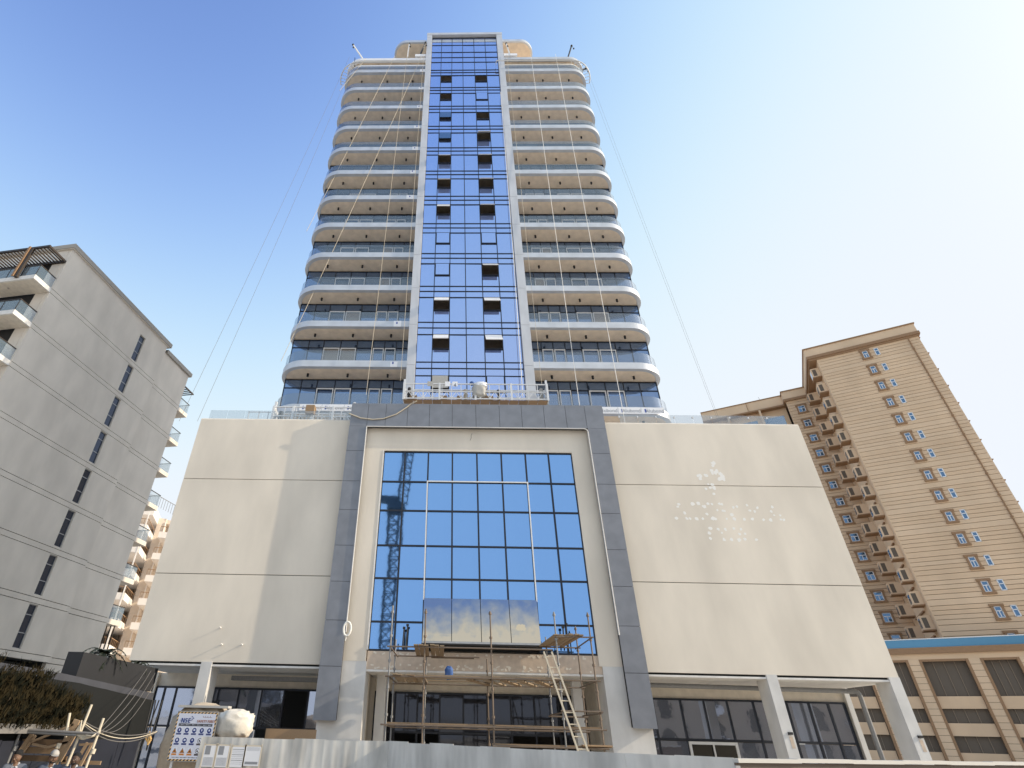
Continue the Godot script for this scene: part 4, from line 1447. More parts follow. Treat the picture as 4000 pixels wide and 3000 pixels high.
func sign_board() -> void:
	var m := StandardMaterial3D.new()
	m.resource_name = "sign_print"
	m.albedo_texture = ImageTexture.create_from_image(sign_image())
	m.roughness = .5
	mats["sign_print"] = m
	var t := thing("safety_sign", "white safety sign with striped border and blue icon rows beside the hoarding", "sign", "", P(-7.15, -2.3, 17.9))
	ex(t, "board", "ledge_metal", -7.74, -6.56, -.82, .37, 17.91, 17.94)
	var f := MB.new()
	f.uvquad(P(-7.72, .35, 17.9), P(-6.57, .35, 17.9), P(-6.57, -.80, 17.9), P(-7.72, -.80, 17.9), Vector3.BACK)
	put(t, "printed_face", f.mesh(), "sign_print")
	text(t, "NSE", P(-7.45, .14, 17.895), .115, "ink_blue", 0.0, true)
	var lg := MB.new()
	for i in 10:
		var a := TAU * i / 20 - PI / 2
		var b := TAU * (i + 1) / 20 - PI / 2
		lg.bar(P(-7.31 + .055 * cos(a), .195 + .05 * sin(a), 17.894), P(-7.31 + .055 * cos(b), .195 + .05 * sin(b), 17.894), .014, .003, Vector3.BACK)
	lg.box(P(-7.235, .195, 17.894), Vector3(.03, .012, .003))
	put(t, "emblem", lg.mesh(), "ink_blue")
	text(t, "SAFETY FIRST", P(-6.86, .13, 17.895), .062, "ink_red", 0.0, true)
	for x in [-7.6, -6.7]:
		ex(t, "post", "white_steel", x - .03, x + .03, -2.3, -.3, 17.95, 18.0)
	O = Vector3.ZERO
	var bk := thing("sheeted_stack", "tan sheet-covered stack standing behind the safety sign", "stack", "", P(-7.3, -2.3, 18.7))
	put(bk, "sheet", blob(P(-7.3, -.93, 18.75), Vector3(1.0, 1.52, .55), 11, .1).mesh(), "tarp")
	ex(bk, "top_plank", "fence_cap", -7.95, -6.45, .47, .53, 18.3, 18.6)
	O = Vector3.ZERO
	single("bulk_bag", blob(Vector3.ZERO, Vector3(.52, .38, .42), 6, .22).mesh(), "bag_white", P(-6.2, .06, 18.45), "bulging white bulk bag poking out right of the safety sign", "bag")
	single("bag_pallet", bmesh(Vector3(1.1, 2.0, .9)), "timber_dark", P(-6.2, -1.3, 18.5), "dark timber crate under the white bulk bag", "crate")
	single("plywood_sheet", bmesh(Vector3(1.62, .6, .03)), "ply", P(-4.95, -.3, 20.2), "brown plywood sheet standing behind the hoarding left of the portal", "board")


# ---------------------------------------------------------------- left boundary
func left_boundary() -> void:
	O = Vector3.ZERO
	var c := thing("charcoal_wall", "charcoal podium wall of the left block above the black netting", "wall", "", Vector3(-11.6, 0, -20.5))
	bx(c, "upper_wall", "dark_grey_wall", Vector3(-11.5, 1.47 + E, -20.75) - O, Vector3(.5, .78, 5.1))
	bx(c, "overhang_shade_sheet", "net", Vector3(-11.75, .2 + E, -20.5) - O, Vector3(.3, 2.0, 5.2))  # black sheet standing in for the shade under the overhang
	O = Vector3.ZERO
	var b := thing("boundary_wall", "grey boundary wall topping out above the black netting at left", "wall", "", Vector3(-11.1, 0, -17))
	var m := MB.new()
	for q in [[11.0, 17.0, 1.25, 1.20], [17.0, 22.95, 1.20, 1.02]]:
		var za := Vector3(-11.02, q[2] + E, -q[0]) - O
		var zb := Vector3(-11.02, q[3] + E, -q[1]) - O
		var g := Vector3(0, -4.0, 0)
		var w := Vector3(-.18, 0, 0)
		m.quad(za, zb, zb + g, za + g, Vector3.RIGHT)
		m.quad(za + w, zb + w, zb + w + g, za + w + g, Vector3.LEFT)
		m.quad(za, zb, zb + w, za + w, Vector3.UP)
		m.quad(zb, zb + w, zb + w + g, zb + g, Vector3.FORWARD)
		m.quad(za, za + w, za + w + g, za + g, Vector3.BACK)
	put(b, "wall", m.mesh(), "boundary")
	O = Vector3.ZERO
	var n := MB.new()
	for i in 24:
		var z0 := 11.0 + .5 * i
		var h0 := 1.03 - .043 * maxf(0.0, z0 - 17.6) - .02 * absf(sin(i * .9))
		var h1 := 1.03 - .043 * maxf(0.0, z0 + .5 - 17.6) - .02 * absf(sin((i + 1) * .9))
		var x0 := -10.93 + .03 * sin(i * 1.3)
		var x1 := -10.93 + .03 * sin((i + 1) * 1.3)
		n.quad(Vector3(x0, -.45, -z0), Vector3(x1, -.45, -z0 - .5), Vector3(x1, h1, -z0 - .5), Vector3(x0, h0, -z0), Vector3.RIGHT)
		n.quad(Vector3(x0 - .02, -.45, -z0), Vector3(x1 - .02, -.45, -z0 - .5), Vector3(x1 - .02, h1, -z0 - .5), Vector3(x0 - .02, h0, -z0), Vector3.LEFT)
	single("shade_net", n.mesh(), "net", Vector3(0, E, 0), "black shade netting hung along the boundary at left", "netting")
	var s := thing("steel_sheet_fence", "dark blue-grey steel sheet fence under the black netting", "fence", "", Vector3(-10.85, 0, -17))
	for i in 8:
		bx(s, "sheet", "steel_sheet", Vector3(-10.86, E - 1.35, -12.0 - 1.4 * i) - O, Vector3(.02, 1.9 + .02 * (i % 3), 1.38))
	O = Vector3.ZERO
	single("concrete_ledge", bmesh(Vector3(.3, .2, 7.0)), "concrete", Vector3(-10.72, E - .14, -14.6), "grey concrete ledge below the shrub at far left", "ledge")
	# shrub: thin upright leafy shoots
	var t := thing("tamarisk_shrub", "large feathery olive-brown shrub against the netting at far left", "shrub", "", Vector3(-10.9, 0, -14))
	var lf := MB.new()
	var ld := MB.new()
	var fz := FastNoiseLite.new()
	fz.seed = 12
	fz.frequency = .55
	for i in 15000:
		var z := rng.randf_range(10.5, 18.0)
		var top := lerpf(1.5, .55, clampf((z - 12.0) / 6.0, 0, 1)) + .35 * fz.get_noise_2d(z * 3, 0)
		var h := rng.randf_range(-.15, top)
		var x := -10.65 + .35 * fz.get_noise_2d(z * 2.0, h * 2.5) + rng.randf_range(-.25, .25)
		var p := Vector3(x, h + E, -z)
		var d := Vector3(rng.randf_range(-.2, .5), rng.randf_range(.5, 1), rng.randf_range(-.6, .6)).normalized()
		var len := rng.randf_range(.10, .24)
		var w := rng.randf_range(.008, .02)
		var u := d.cross(Vector3(rng.randf_range(-1, 1), rng.randf_range(-1, 1), rng.randf_range(-1, 1))).normalized() * w
		var nn := (Vector3.RIGHT + Vector3(rng.randf_range(-.6, .6), rng.randf_range(-.2, .9), rng.randf_range(-.2, 1))).normalized()
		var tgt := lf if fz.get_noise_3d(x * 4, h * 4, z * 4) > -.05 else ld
		tgt.tri(p - u - O, p + u - O, p + d * len - O, nn, nn, nn)
	var st := MB.new()
	for i in 26:
		var z := 11.0 + i * .27
		st.tube(Vector3(-10.8, -.2 + E, -z) - O, Vector3(-10.7 + rng.randf_range(-.2, .2), E + rng.randf_range(.2, .6), -z + rng.randf_range(-.3, .3)) - O, .02, .008, 5)
	put(t, "stems", st.mesh(), "wood_stem")
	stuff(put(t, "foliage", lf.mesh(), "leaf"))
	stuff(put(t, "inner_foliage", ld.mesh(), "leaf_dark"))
	O = Vector3.ZERO
	# small palms on the wall
	for q in [[Vector3(-11.6, 1.9, -19.9), .75, "low dark palm growing above the charcoal wall, left of the podium corner"], [Vector3(-11.6, 1.8, -22.4), .42, "small dark palm above the right end of the charcoal wall"]]:
		var pt := thing("small_palm", q[2], "palm", "palms above the charcoal wall", q[0] + Vector3(0, E, 0))
		var tr := MB.new()
		tr.tube(Vector3(0, -.2, 0), Vector3(0, .12, 0), .1, .07, 8)
		put(pt, "trunk", tr.mesh(), "wood_stem")
		for i in 15:
			var fr := MB.new()
			var a := TAU * i / 15 + rng.randf_range(-.2, .2)
			var rise := rng.randf_range(.2, 1.0)
			var L2: float = q[1] * rng.randf_range(.8, 1.15)
			var prev := Vector3(0, .1, 0)
			for j in range(1, 9):
				var u := j / 8.0
				var p := Vector3(cos(a) * L2 * u, .1 + L2 * (rise * u - .9 * u * u), sin(a) * L2 * u)
				fr.tube(prev, p, .008, .006, 4, false)
				var side := Vector3(-sin(a), 0, cos(a))
				for s2 in [-1.0, 1.0]:
					for kk in 2:
						var pq := prev.lerp(p, .5 * kk)
						var tip: Vector3 = pq + side * s2 * .16 * (1.1 - u * .7) * q[1] * 1.4 + (p - prev) * 1.2 + Vector3(0, -.03, 0)
						fr.tri(pq, p, tip, Vector3.UP, Vector3.UP, Vector3.UP)
				prev = p
			put(pt, "frond", fr.mesh(), "palm_leaf")
		O = Vector3.ZERO
	# timber and tube rack where the men stand
	var k := thing("timber_rack", "rough rack of scaffold poles and timbers behind the three workers", "rack", "", Vector3(-10, 0, -16))
	for q in [[-10.95, -2.3, .15, -10.8], [-9.5, -2.3, .42, -9.22], [-8.95, -2.3, .13, -8.8], [-9.62, -.3, .22, -9.72]]:
		var mb := MB.new()
		mb.tube(P(q[0], q[1], 16), P(q[3], q[2], 16), .032, .032, 8)
		mb.tube(P(q[3] - .012, q[2] - .75, 16), P(q[3], q[2] - .65, 16), .055, .055, 8)
		put(k, "pole", mb.mesh(), "grey_pipe" if q[0] < -10 else "rope")
	for q in [[-11.6, -.15, -8.75, -.21, .035, "concrete"], [-11.6, -.19, -9.3, -.245, .03, "grey_pipe"]]:
		var mb := MB.new()
		mb.tube(P(q[0], q[1], 15.9), P(q[2], q[3], 15.9), q[4], q[4], 8)
		put(k, "cross_pole", mb.mesh(), q[5])
	for q in [[-9.85, -1.2, -9.55, .08, .16, .05], [-9.65, -.8, -9.42, -.02, .07, .05], [-10.85, -.9, -10.6, -.25, .10, .05], [-10.72, -.75, -10.5, -.28, .05, .05], [-9.25, -.85, -9.1, -.4, .07, .04], [-9.12, -.95, -8.98, -.42, .06, .04], [-10.55, -.42, -9.6, -.02, .05, .05], [-10.5, -.46, -10.1, -.52, .05, .05], [-10.1, -.52, -9.6, -.4, .05, .05], [-9.3, -.45, -8.95, -.42, .05, .03]]:
		var mb := MB.new()
		mb.bar(P(q[0], q[1], 16.15), P(q[2], q[3], 16.15), q[4], q[5], Vector3.BACK)
		put(k, "timber", mb.mesh(), "timber")
	for q in [[-11.4, -9.75, -.66, -.52, "ply"], [-11.5, -9.7, -.5, -.36, "timber_dark"], [-11.5, -9.6, -.82, -.70, "timber_dark"], [-9.7, -8.7, -.86, -.78, "ply"]]:
		ex(k, "board", q[4], q[0], q[1], q[2], q[3], 16.3, 16.34)
	O = Vector3.ZERO
	# cables from the wall down to the rack and across to the sign
	var g := "cables strung over the left boundary"
	for i in 4:
		wire("cable", "grey cable dropping from the charcoal wall to the pole rack, %s of four" % ["leftmost", "second", "third", "rightmost"][i], "cable", g, lerpn(P(-11.05 + .05 * i, 1.75 - .05 * i, 22.0 + .25 * i), P(-8.9 + .08 * i, -.22 + .02 * i, 16.0), 14, .12 + .14 * i), .009, "cable_grey", 5)
	for i in 3:
		wire("cable", "pale cable sagging from the tall pole towards the safety sign, %s of three" % ["upper", "middle", "lower"][i], "cable", g, lerpn(P(-9.3, .06 - .03 * i, 16.0), P(-8.2, -.12 - .02 * i, 17.9), 14, .2 + .05 * i), .011, "rope" if i == 1 else "cable_grey", 5)
	for i in 4:
		wire("cable", "knotted pale cable wound round the pole tops, %s of four" % ["first", "second", "third", "fourth"][i], "cable", g, PackedVector3Array([P(-9.32, -.02 + .03 * i, 15.95), P(-9.36 + .04 * i, -.2, 15.9), P(-9.1, -.33 + .03 * i, 15.9), P(-8.85, -.26, 15.9 - .03 * i), P(-8.75, -.2 + .02 * i, 15.95)]), .015, "rope", 5)
	wire("yellow_cord", "clump of orange-yellow cord hanging by the glass left of the sign", "cord", "", PackedVector3Array([P(-8.35, -.15, 17.8), P(-8.42, -.3, 17.8), P(-8.3, -.42, 17.8), P(-8.36, -.2, 17.8), P(-8.27, -.33, 17.8), P(-8.33, -.45, 17.8)]), .03, "yellow_rope", 6)
	for i in 4:
		wire("black_bar", "black steel bar propped before the far left glazing, %s of four" % ["first", "second", "third", "fourth"][i], "bar", "black bars propped at the left glazing", PackedVector3Array([P(-10.3 + .12 * i, .75, 21.5), P(-10.15 + .10 * ((i * 2) % 4), -.7, 21.3)]), .022, "cable_black", 6)


# ---------------------------------------------------------------- what the glass reflects, behind the viewer
func behind() -> void:
	O = Vector3.ZERO
	var at := Vector3(-10.9, 0, 62)
	var t := thing("tower_crane", "tall lattice tower crane reflected in the big entrance window", "crane", "", at)
	var b := MB.new()
	var H := 41.0
	var w := 1.0
	for sx in [-w, w]:
		for sz in [-w, w]:
			b.bar(Vector3(sx, 0, sz), Vector3(sx, H, sz), .34, .34)
	var n := 20
	for i in n:
		var y0 := H * i / n
		var y1 := H * (i + 1) / n
		for q in [[-w, -w, w, -w], [w, -w, w, w], [w, w, -w, w], [-w, w, -w, -w]]:
			b.bar(Vector3(q[0], y0, q[1]), Vector3(q[2], y1, q[3]), .2, .2)
			b.bar(Vector3(q[0], y0, q[1]), Vector3(q[2], y0, q[3]), .2, .2)
	put(t, "mast", b.mesh(), "crane_steel")
	var c := MB.new()
	c.box(Vector3(0, H + .8, 0), Vector3(3.2, 1.6, 3.2))
	c.box(Vector3(-1.5, H + 2.6, .5), Vector3(5.0, 1.2, 2.0))
	c.box(Vector3(-4.2, H + 3.2, .5), Vector3(1.4, 3.0, 2.4))
	put(t, "slewing_platform", c.mesh(), "crane_dark")
	var j := MB.new()
	for q in [[Vector3(.4, H + 2, -.7), Vector3(3.6, H + 34, -2.0)], [Vector3(.4, H + 2, .7), Vector3(3.6, H + 34, -1.0)], [Vector3(1.9, H + 2, 0), Vector3(4.7, H + 34, -1.5)]]:
		j.bar(q[0], q[1], .3, .3)
	for i in 22:
		var f := i / 22.0
		var g := (i + 1) / 22.0
		var A := Vector3(.4, H + 2, -.7).lerp(Vector3(3.6, H + 34, -2.0), f)
		var B := Vector3(.4, H + 2, .7).lerp(Vector3(3.6, H + 34, -1.0), g)
		var C := Vector3(1.9, H + 2, 0).lerp(Vector3(4.7, H + 34, -1.5), f)
		j.bar(A, B, .18, .18)
		j.bar(B, C, .18, .18)
		j.bar(C, A, .18, .18)
	put(t, "jib", j.mesh(), "crane_steel")
	O = Vector3.ZERO
	# arcaded apartment house
	var a := thing("arcaded_house", "sandy apartment house with arched balconies reflected in the right shop glass", "building", "", Vector3(46, 0, 34), 0.35)
	span(a, "body", "arch_wall", Vector3(-22, 0, 0), Vector3(22, 24, 14))
	for lv in 6:
		for i in 9:
			var x := -19.5 + i * 4.6
			var m := MB.new()
			m.span(Vector3(x, .8 + lv * 3.8, -.08), Vector3(x + 1.7, 2.6 + lv * 3.8, .05))
			m.tube(Vector3(x + .85, 2.6 + lv * 3.8, -.07), Vector3(x + .85, 2.6 + lv * 3.8, .05), .85, .85, 16)
			put(a, "arched_opening", m.mesh(), "louvre")
			if i % 2 == 0:
				span(a, "balcony_rail", "pink_white", Vector3(x - .3, .5 + lv * 3.8, -1.1), Vector3(x + 2.0, 1.5 + lv * 3.8, -.1))
	span(a, "cornice", "pink_white", Vector3(-22.4, 23.4, -.5), Vector3(22.4, 24.4, .1))
	O = Vector3.ZERO
	for q in [[Vector3(-66, 0, 52), 22.0, 13.0, "dark blue office slab reflected at the left shop glass, wider of two"], [Vector3(-40, 0, 58), 21.0, 10.0, "dark blue office block reflected near the portal, narrower of two"]]:
		var o := thing("office_block", q[3], "building", "", q[0])
		span(o, "body", "tower_blue", Vector3(-q[2] / 2, 0, 0), Vector3(q[2] / 2, q[1], 10))
		for i in int(q[1] / 3.4):
			span(o, "floor_band", "parapet_grey", Vector3(-q[2] / 2 - .05, 3.0 + i * 3.4, -.06), Vector3(q[2] / 2 + .05, 3.4 + i * 3.4, .0))
		O = Vector3.ZERO
	var tr := thing("street_tree", "leafy street tree reflected in the left shop glass", "tree", "", Vector3(-24, 0, 26))
	var tk := MB.new()
	tk.tube(Vector3.ZERO, Vector3(.2, 3.2, 0), .25, .14, 8)
	for i in 7:
		tk.tube(Vector3(.2, 2.6 + .1 * i, 0), Vector3(.2 + 1.8 * cos(i * 2.4), 4.4 + .2 * i, 1.8 * sin(i * 2.4)), .09, .03, 6)
	put(tr, "trunk", tk.mesh(), "wood_stem")
	var lf := MB.new()
	for i in 3500:
		var d := Vector3(rng.randfn(), rng.randfn() * .8, rng.randfn()).normalized() * pow(rng.randf(), .4) * 2.9
		var p := Vector3(.2, 5.6, 0) + d * Vector3(1, .85, 1)
		var u := Vector3(rng.randf_range(-1, 1), rng.randf_range(-1, 1), rng.randf_range(-1, 1)) * .16
		var v := Vector3(rng.randf_range(-1, 1), rng.randf_range(-1, 1), rng.randf_range(-1, 1)) * .16
		lf.tri(p, p + u, p + v, d.normalized(), d.normalized(), d.normalized())
	stuff(put(tr, "crown", lf.mesh(), "leaf_dark"))
	O = Vector3.ZERO


# ---------------------------------------------------------------- people: smooth bodies from tapered capsules
func net(prims: Array, cell: float, k: float, grow := 0.0, cut := Vector4(0, 0, 0, -99)) -> ArrayMesh:  # prims: [a, b, ra, rb]; cut: keep the side where n.p > d
	var lo := Vector3.ONE * 1e9
	var hi := -lo
	for p in prims:
		var r: float = maxf(p[2], p[3]) + grow + k + 2.5 * cell
		for q in [p[0], p[1]]:
			lo = lo.min(q - Vector3.ONE * r)
			hi = hi.max(q + Vector3.ONE * r)
	var N := Vector3i(((hi - lo) / cell).ceil()) + Vector3i.ONE
	var val := PackedFloat32Array()
	val.resize(N.x * N.y * N.z)
	val.fill(1e3)
	var sy := N.x
	var sz := N.x * N.y
	for p in prims:
		var a: Vector3 = p[0]
		var ab: Vector3 = p[1] - a
		var l2 := maxf(ab.length_squared(), 1e-9)
		var m: float = maxf(p[2], p[3]) + grow + k + 2.0 * cell
		var i0 := Vector3i(((a.min(p[1]) - Vector3.ONE * m - lo) / cell).floor()).clamp(Vector3i.ZERO, N - Vector3i.ONE)
		var i1 := Vector3i(((a.max(p[1]) + Vector3.ONE * m - lo) / cell).ceil()).clamp(Vector3i.ZERO, N - Vector3i.ONE)
		var ra: float = p[2] + grow
		var rb: float = p[3] + grow
		for z in range(i0.z, i1.z + 1):
			for y in range(i0.y, i1.y + 1):
				for x in range(i0.x, i1.x + 1):
					var q := lo + Vector3(x, y, z) * cell - a
					var t := clampf(q.dot(ab) / l2, 0, 1)
					var d := (q - ab * t).length() - (ra + (rb - ra) * t)
					var id := x + y * sy + z * sz
					var e := val[id]
					var h := maxf(k - absf(e - d), 0.0) / k
					val[id] = minf(e, d) - h * h * k * .25
	if cut.w > -50:
		var cn := Vector3(cut.x, cut.y, cut.z)
		for z in N.z:
			for y in N.y:
				for x in N.x:
					var id := x + y * sy + z * sz
					val[id] = maxf(val[id], cut.w - cn.dot(lo + Vector3(x, y, z) * cell))
	var vid := {}
	var vs := PackedVector3Array()
	var ns := PackedVector3Array()
	for z in N.z - 1:
		for y in N.y - 1:
			for x in N.x - 1:
				var id := x + y * sy + z * sz
				var neg := 0
				for c in 8:
					if val[id + (c & 1) + ((c >> 1) & 1) * sy + (c >> 2) * sz] < 0:
						neg += 1
				if neg == 0 or neg == 8:
					continue
				var acc := Vector3.ZERO
				var cnt := 0
				for c in 8:
					for ax in 3:
						if c & (1 << ax):
							continue
						var c2: int = c | (1 << ax)
						var v0 := val[id + (c & 1) + ((c >> 1) & 1) * sy + (c >> 2) * sz]
						var v1 := val[id + (c2 & 1) + ((c2 >> 1) & 1) * sy + (c2 >> 2) * sz]
						if (v0 < 0) != (v1 < 0):
							var p := Vector3(c & 1, (c >> 1) & 1, c >> 2)
							p[ax] += v0 / (v0 - v1)
							acc += p
							cnt += 1
				vid[id] = vs.size()
				vs.append(lo + (Vector3(x, y, z) + acc / cnt) * cell)
				ns.append(Vector3(val[id + 1] - val[id] + val[id + 1 + sy + sz] - val[id + sy + sz], val[id + sy] - val[id] + val[id + 1 + sy + sz] - val[id + 1 + sz], val[id + sz] - val[id] + val[id + 1 + sy + sz] - val[id + 1 + sy]).normalized())
	var b := MB.new()
	for id in vid:
		for ax in 3:
			var s1: int = [sy, sz, 1][ax]
			var s2: int = [sz, 1, sy][ax]
			var st: int = [1, sy, sz][ax]
			if (val[id] < 0) != (val[id + st] < 0) and vid.has(id - s1) and vid.has(id - s2) and vid.has(id - s1 - s2):
				var q := [vid[id], vid[id - s1], vid[id - s1 - s2], vid[id - s2]]
				b.quadn(vs[q[0]], vs[q[1]], vs[q[2]], vs[q[3]], ns[q[0]], ns[q[1]], ns[q[2]], ns[q[3]])
	return b.mesh()


func person(label: String, at: Vector3, turn: float, head_turn: float, nod: float, skin: String, shirt: String, cap: bool, beard: bool) -> void:
	var t := thing("person", label, "person", "workers at the bottom left", at, turn)
	var V := func(x: float, y: float, z: float) -> Vector3: return Vector3(x, y, z)
	var torso := [[V.call(-.07, .95, 0), V.call(.07, .95, 0), .12, .12], [V.call(-.05, 1.1, 0), V.call(.05, 1.1, 0), .115, .115], [V.call(-.09, 1.27, .01), V.call(.09, 1.27, .01), .115, .115], [V.call(-.15, 1.41, -.01), V.call(.15, 1.41, -.01), .07, .07]]
	var arms := []
	var hands := []
	var upper := []
	for s in [-1.0, 1.0]:
		var sh: Vector3 = V.call(.185 * s, 1.40, -.01)
		var el: Vector3 = V.call(.235 * s, 1.11, -.02)
		var wr: Vector3 = V.call(.225 * s, .87, .07)
		upper.append([sh, el, .058, .045])
		arms.append([sh, el, .05, .04])
		arms.append([el, wr, .042, .028])
		var pm: Vector3 = wr + V.call(0, -.085, .02)
		hands.append([wr, pm, .026, .03])
		hands.append([wr + V.call(0, -.03, .015), pm + V.call(0, 0, .03), .02, .018])
		for f in 4:
			var base: Vector3 = pm + V.call(0, -.005, -.025 + f * .018)
			var ln: float = [.055, .072, .078, .068][f]
			var mid: Vector3 = base + V.call(-.004 * s, -ln * .55, .006)
			hands.append([base, mid, .0095, .0085])
			hands.append([mid, mid + V.call(-.018 * s, -ln * .45, .010), .0085, .007])
		hands.append([wr + V.call(-.01 * s, -.03, .025), pm + V.call(-.02 * s, .015, .05), .012, .010])
		hands.append([pm + V.call(-.02 * s, .015, .05), pm + V.call(-.025 * s, -.02, .06), .010, .008])
	var legs := []
	var feet := []
	for s in [-1.0, 1.0]:
		legs.append([V.call(.09 * s, .92, 0), V.call(.10 * s, .5, .015), .09, .062])
		legs.append([V.call(.10 * s, .5, .015), V.call(.105 * s, .1, -.02), .062, .042])
		feet.append([V.call(.105 * s, .06, -.04), V.call(.12 * s, .04, .15), .05, .035])
	var neck := [[V.call(0, 1.40, -.01), V.call(0, 1.53, .015), .06, .052]]
	var all := torso + arms + legs + feet + neck
	put(t, "body", net(all, .022, .05), skin)
	put(t, "hands", net(hands, .007, .008), skin)
	put(t, "shirt", net(torso + upper, .018, .05, .012), shirt)
	put(t, "trousers", net([torso[0]] + legs, .02, .04, .014, Vector4(0, -1, 0, -1.04)), "trousers")
	put(t, "shoes", net(feet, .016, .02, .012), "black_item")
	var col := MB.new()
	for s in [-1.0, 1.0]:
		col.quad(V.call(.065 * s, 1.515, -.02), V.call(.012 * s, 1.43, .085), V.call(.055 * s, 1.41, .095), V.call(.105 * s, 1.475, .02), V.call(.5 * s, .5, .7).normalized())
	col.ribbon(PackedVector2Array([Vector2(-.05, .05), Vector2(-.075, 0), Vector2(-.05, -.055), Vector2(0, -.07), Vector2(.05, -.055), Vector2(.075, 0), Vector2(.05, .05)]), -.004, .004, 1.45, 1.52)
	put(t, "collar", col.mesh(), "shirt_white")
	# head: modelled about the neck top, then turned and nodded
	var hb := Basis.from_euler(Vector3(nod, head_turn, 0))
	var o: Vector3 = V.call(0, 1.53, .015)
	var W := func(x: float, y: float, z: float) -> Vector3: return o + hb * Vector3(x, y, z)
	var head := [[W.call(0, .125, -.02), W.call(0, .13, .005), .083, .078], [W.call(-.03, .075, .03), W.call(.03, .075, .03), .055, .055], [W.call(-.016, .02, .058), W.call(.016, .02, .058), .03, .03], [W.call(-.04, .04, .01), W.call(.04, .04, .01), .04, .04], [W.call(0, -.02, -.005), W.call(0, .06, -.005), .05, .05],
		[W.call(0, .105, .078), W.call(0, .072, .102), .010, .015], [W.call(-.013, .066, .088), W.call(.013, .066, .088), .009, .009], [W.call(-.035, .113, .074), W.call(.035, .113, .074), .012, .012], [W.call(-.018, .04, .084), W.call(.018, .04, .084), .008, .008],
		[W.call(-.079, .10, -.01), W.call(-.083, .07, -.005), .012, .009], [W.call(.079, .10, -.01), W.call(.083, .07, -.005), .012, .009]]
	var hd := put(t, "head", net(head, .007, .016), skin)
	for s in [-1.0, 1.0]:
		var e := MB.new()
		e.ball(W.call(.031 * s, .096, .076), Vector3.ONE * .0115, 10, 8)
		put(hd, "eye", e.mesh(), "eye_white")
		var pu := MB.new()
		pu.ball(W.call(.031 * s, .096, .084), Vector3.ONE * .006, 8, 6)
		put(hd, "pupil", pu.mesh(), "hair")
	var br := []
	for s in [-1.0, 1.0]:
		br.append([W.call(.016 * s, .117, .086), W.call(.046 * s, .118, .074), .005, .004])
	if beard:
		br += [[W.call(-.03, .02, .066), W.call(.03, .02, .066), .024, .024], [W.call(-.055, .06, .025), W.call(-.035, .02, .055), .02, .022], [W.call(.055, .06, .025), W.call(.035, .02, .055), .02, .022]]
	br.append([W.call(-.02, .052, .090), W.call(.02, .052, .090), .007, .007])
	put(hd, "brows_and_moustache", net(br, .006, .008), "hair")
	var hair := [[W.call(0, .15, -.04), W.call(0, .172, .012), .082, .062], [W.call(-.04, .10, -.04), W.call(-.045, .165, .02), .05, .034], [W.call(.04, .10, -.04), W.call(.045, .165, .02), .05, .034], [W.call(0, .07, -.055), W.call(0, .12, -.06), .055, .058]]
	put(hd, "hair", net(hair, .008, .02), "hair")
	if cap:
		var cp := put(t, "cap", net([[W.call(0, .16, -.025), W.call(0, .165, .015), .092, .085]], .009, .01, 0.0, Vector4(0, 1, 0, 1.67)), "cap_white")
		var pk := MB.new()
		for i in 8:
			var a := PI * i / 8
			var b := PI * (i + 1) / 8
			pk.quad(W.call(.075 * cos(a), .155, .03 + .06 * sin(a)), W.call(.075 * cos(b), .155, .03 + .06 * sin(b)), W.call(.08 * cos(b), .14, .05 + .12 * sin(b)), W.call(.08 * cos(a), .14, .05 + .12 * sin(a)), Vector3.UP)
		put(cp, "peak", pk.mesh(), "cap_white")
		var bd := MB.new()
		bd.tube(W.call(0, .165, -.01), W.call(0, .185, -.01), .0965, .094, 18, false)
		put(cp, "band", bd.mesh(), "paper_grey")
	O = Vector3.ZERO


func people() -> void:
	var y := 0.0
	person("bareheaded young worker in a blue-grey shirt looking down, leftmost of three", Vector3(-9.98, y, -15), .55, -.55, .28, "skin", "shirt_blue", false, false)
	person("worker in a pale cap with his head turned, middle of three", Vector3(-9.14, y, -15), .35, .45, .1, "skin", "shirt_slate", true, true)
	person("dark-haired bearded worker in a slate shirt, rightmost of three", Vector3(-8.60, y - .02, -15), .3, -.25, .05, "skin_dark", "shirt_slate", false, true)


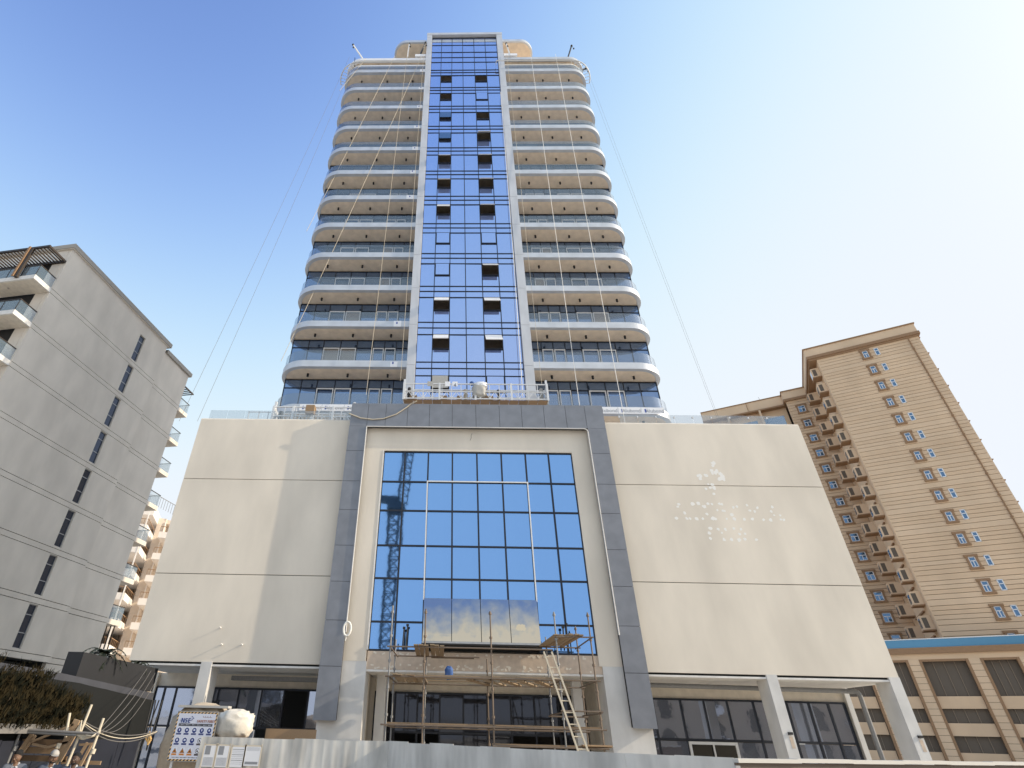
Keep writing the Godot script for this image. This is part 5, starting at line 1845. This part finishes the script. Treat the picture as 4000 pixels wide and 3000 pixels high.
# ---------------------------------------------------------------- the scene
func _ready() -> void:
	rng.seed = 20250610
	var cam := Camera3D.new()
	cam.name = "camera"
	cam.projection = Camera3D.PROJECTION_FRUSTUM
	cam.near = 0.1
	cam.far = 900.0
	cam.size = 0.143846
	cam.frustum_offset = Vector2(0.0143933, 0.0)
	cam.transform = Transform3D(Basis(Vector3(.999597, .021985, -.017973), Vector3(-.008567, .83692, .547258), Vector3(.027074, -.546884, .836771)).orthonormalized(), Vector3(0, E, 0))
	add_child(cam)
	cam.current = true

	var env := Environment.new()
	env.background_mode = Environment.BG_SKY
	var sky := Sky.new()
	var pm := PanoramaSkyMaterial.new()
	pm.panorama = ImageTexture.create_from_image(sky_image())
	sky.sky_material = pm
	env.sky = sky
	env.tonemap_mode = Environment.TONE_MAPPER_LINEAR
	env.tonemap_exposure = EXPOSE
	env.sdfgi_enabled = true
	env.ssao_enabled = true
	env.ssil_enabled = true
	var we := WorldEnvironment.new()
	we.name = "environment"
	we.environment = env
	add_child(we)

	var sun := DirectionalLight3D.new()
	sun.name = "sun"
	sun.light_color = Color(1.0, .93, .82)
	sun.light_energy = 1.0
	sun.light_angular_distance = 0.5
	sun.shadow_enabled = true
	var s := Vector3(.885, .44, .13).normalized()
	sun.transform = Transform3D(Basis.looking_at(-s, Vector3.UP), Vector3(60, 60, 20))
	add_child(sun)

	materials()
	var g := MB.new()
	g.quad(Vector3(-600, 0, -600), Vector3(600, 0, -600), Vector3(600, 0, 600), Vector3(-600, 0, 600), Vector3.UP)
	var gr := put(self, "ground", g.mesh(), "sand_ground")
	gr.set_meta("kind", "structure")
	var rd := MB.new()
	rd.quad(Vector3(-200, .004, 3), Vector3(200, .004, 3), Vector3(200, .004, 14), Vector3(-200, .004, 14), Vector3.UP)
	var rs := put(self, "road", rd.mesh(), "road")
	rs.set_meta("kind", "structure")
	O = Vector3.ZERO
	tower()
	left_building()
	right_building()
	far_building()
	roof_gear()
	scaffold()
	hoarding()
	sign_board()
	left_boundary()
	people()
	behind()
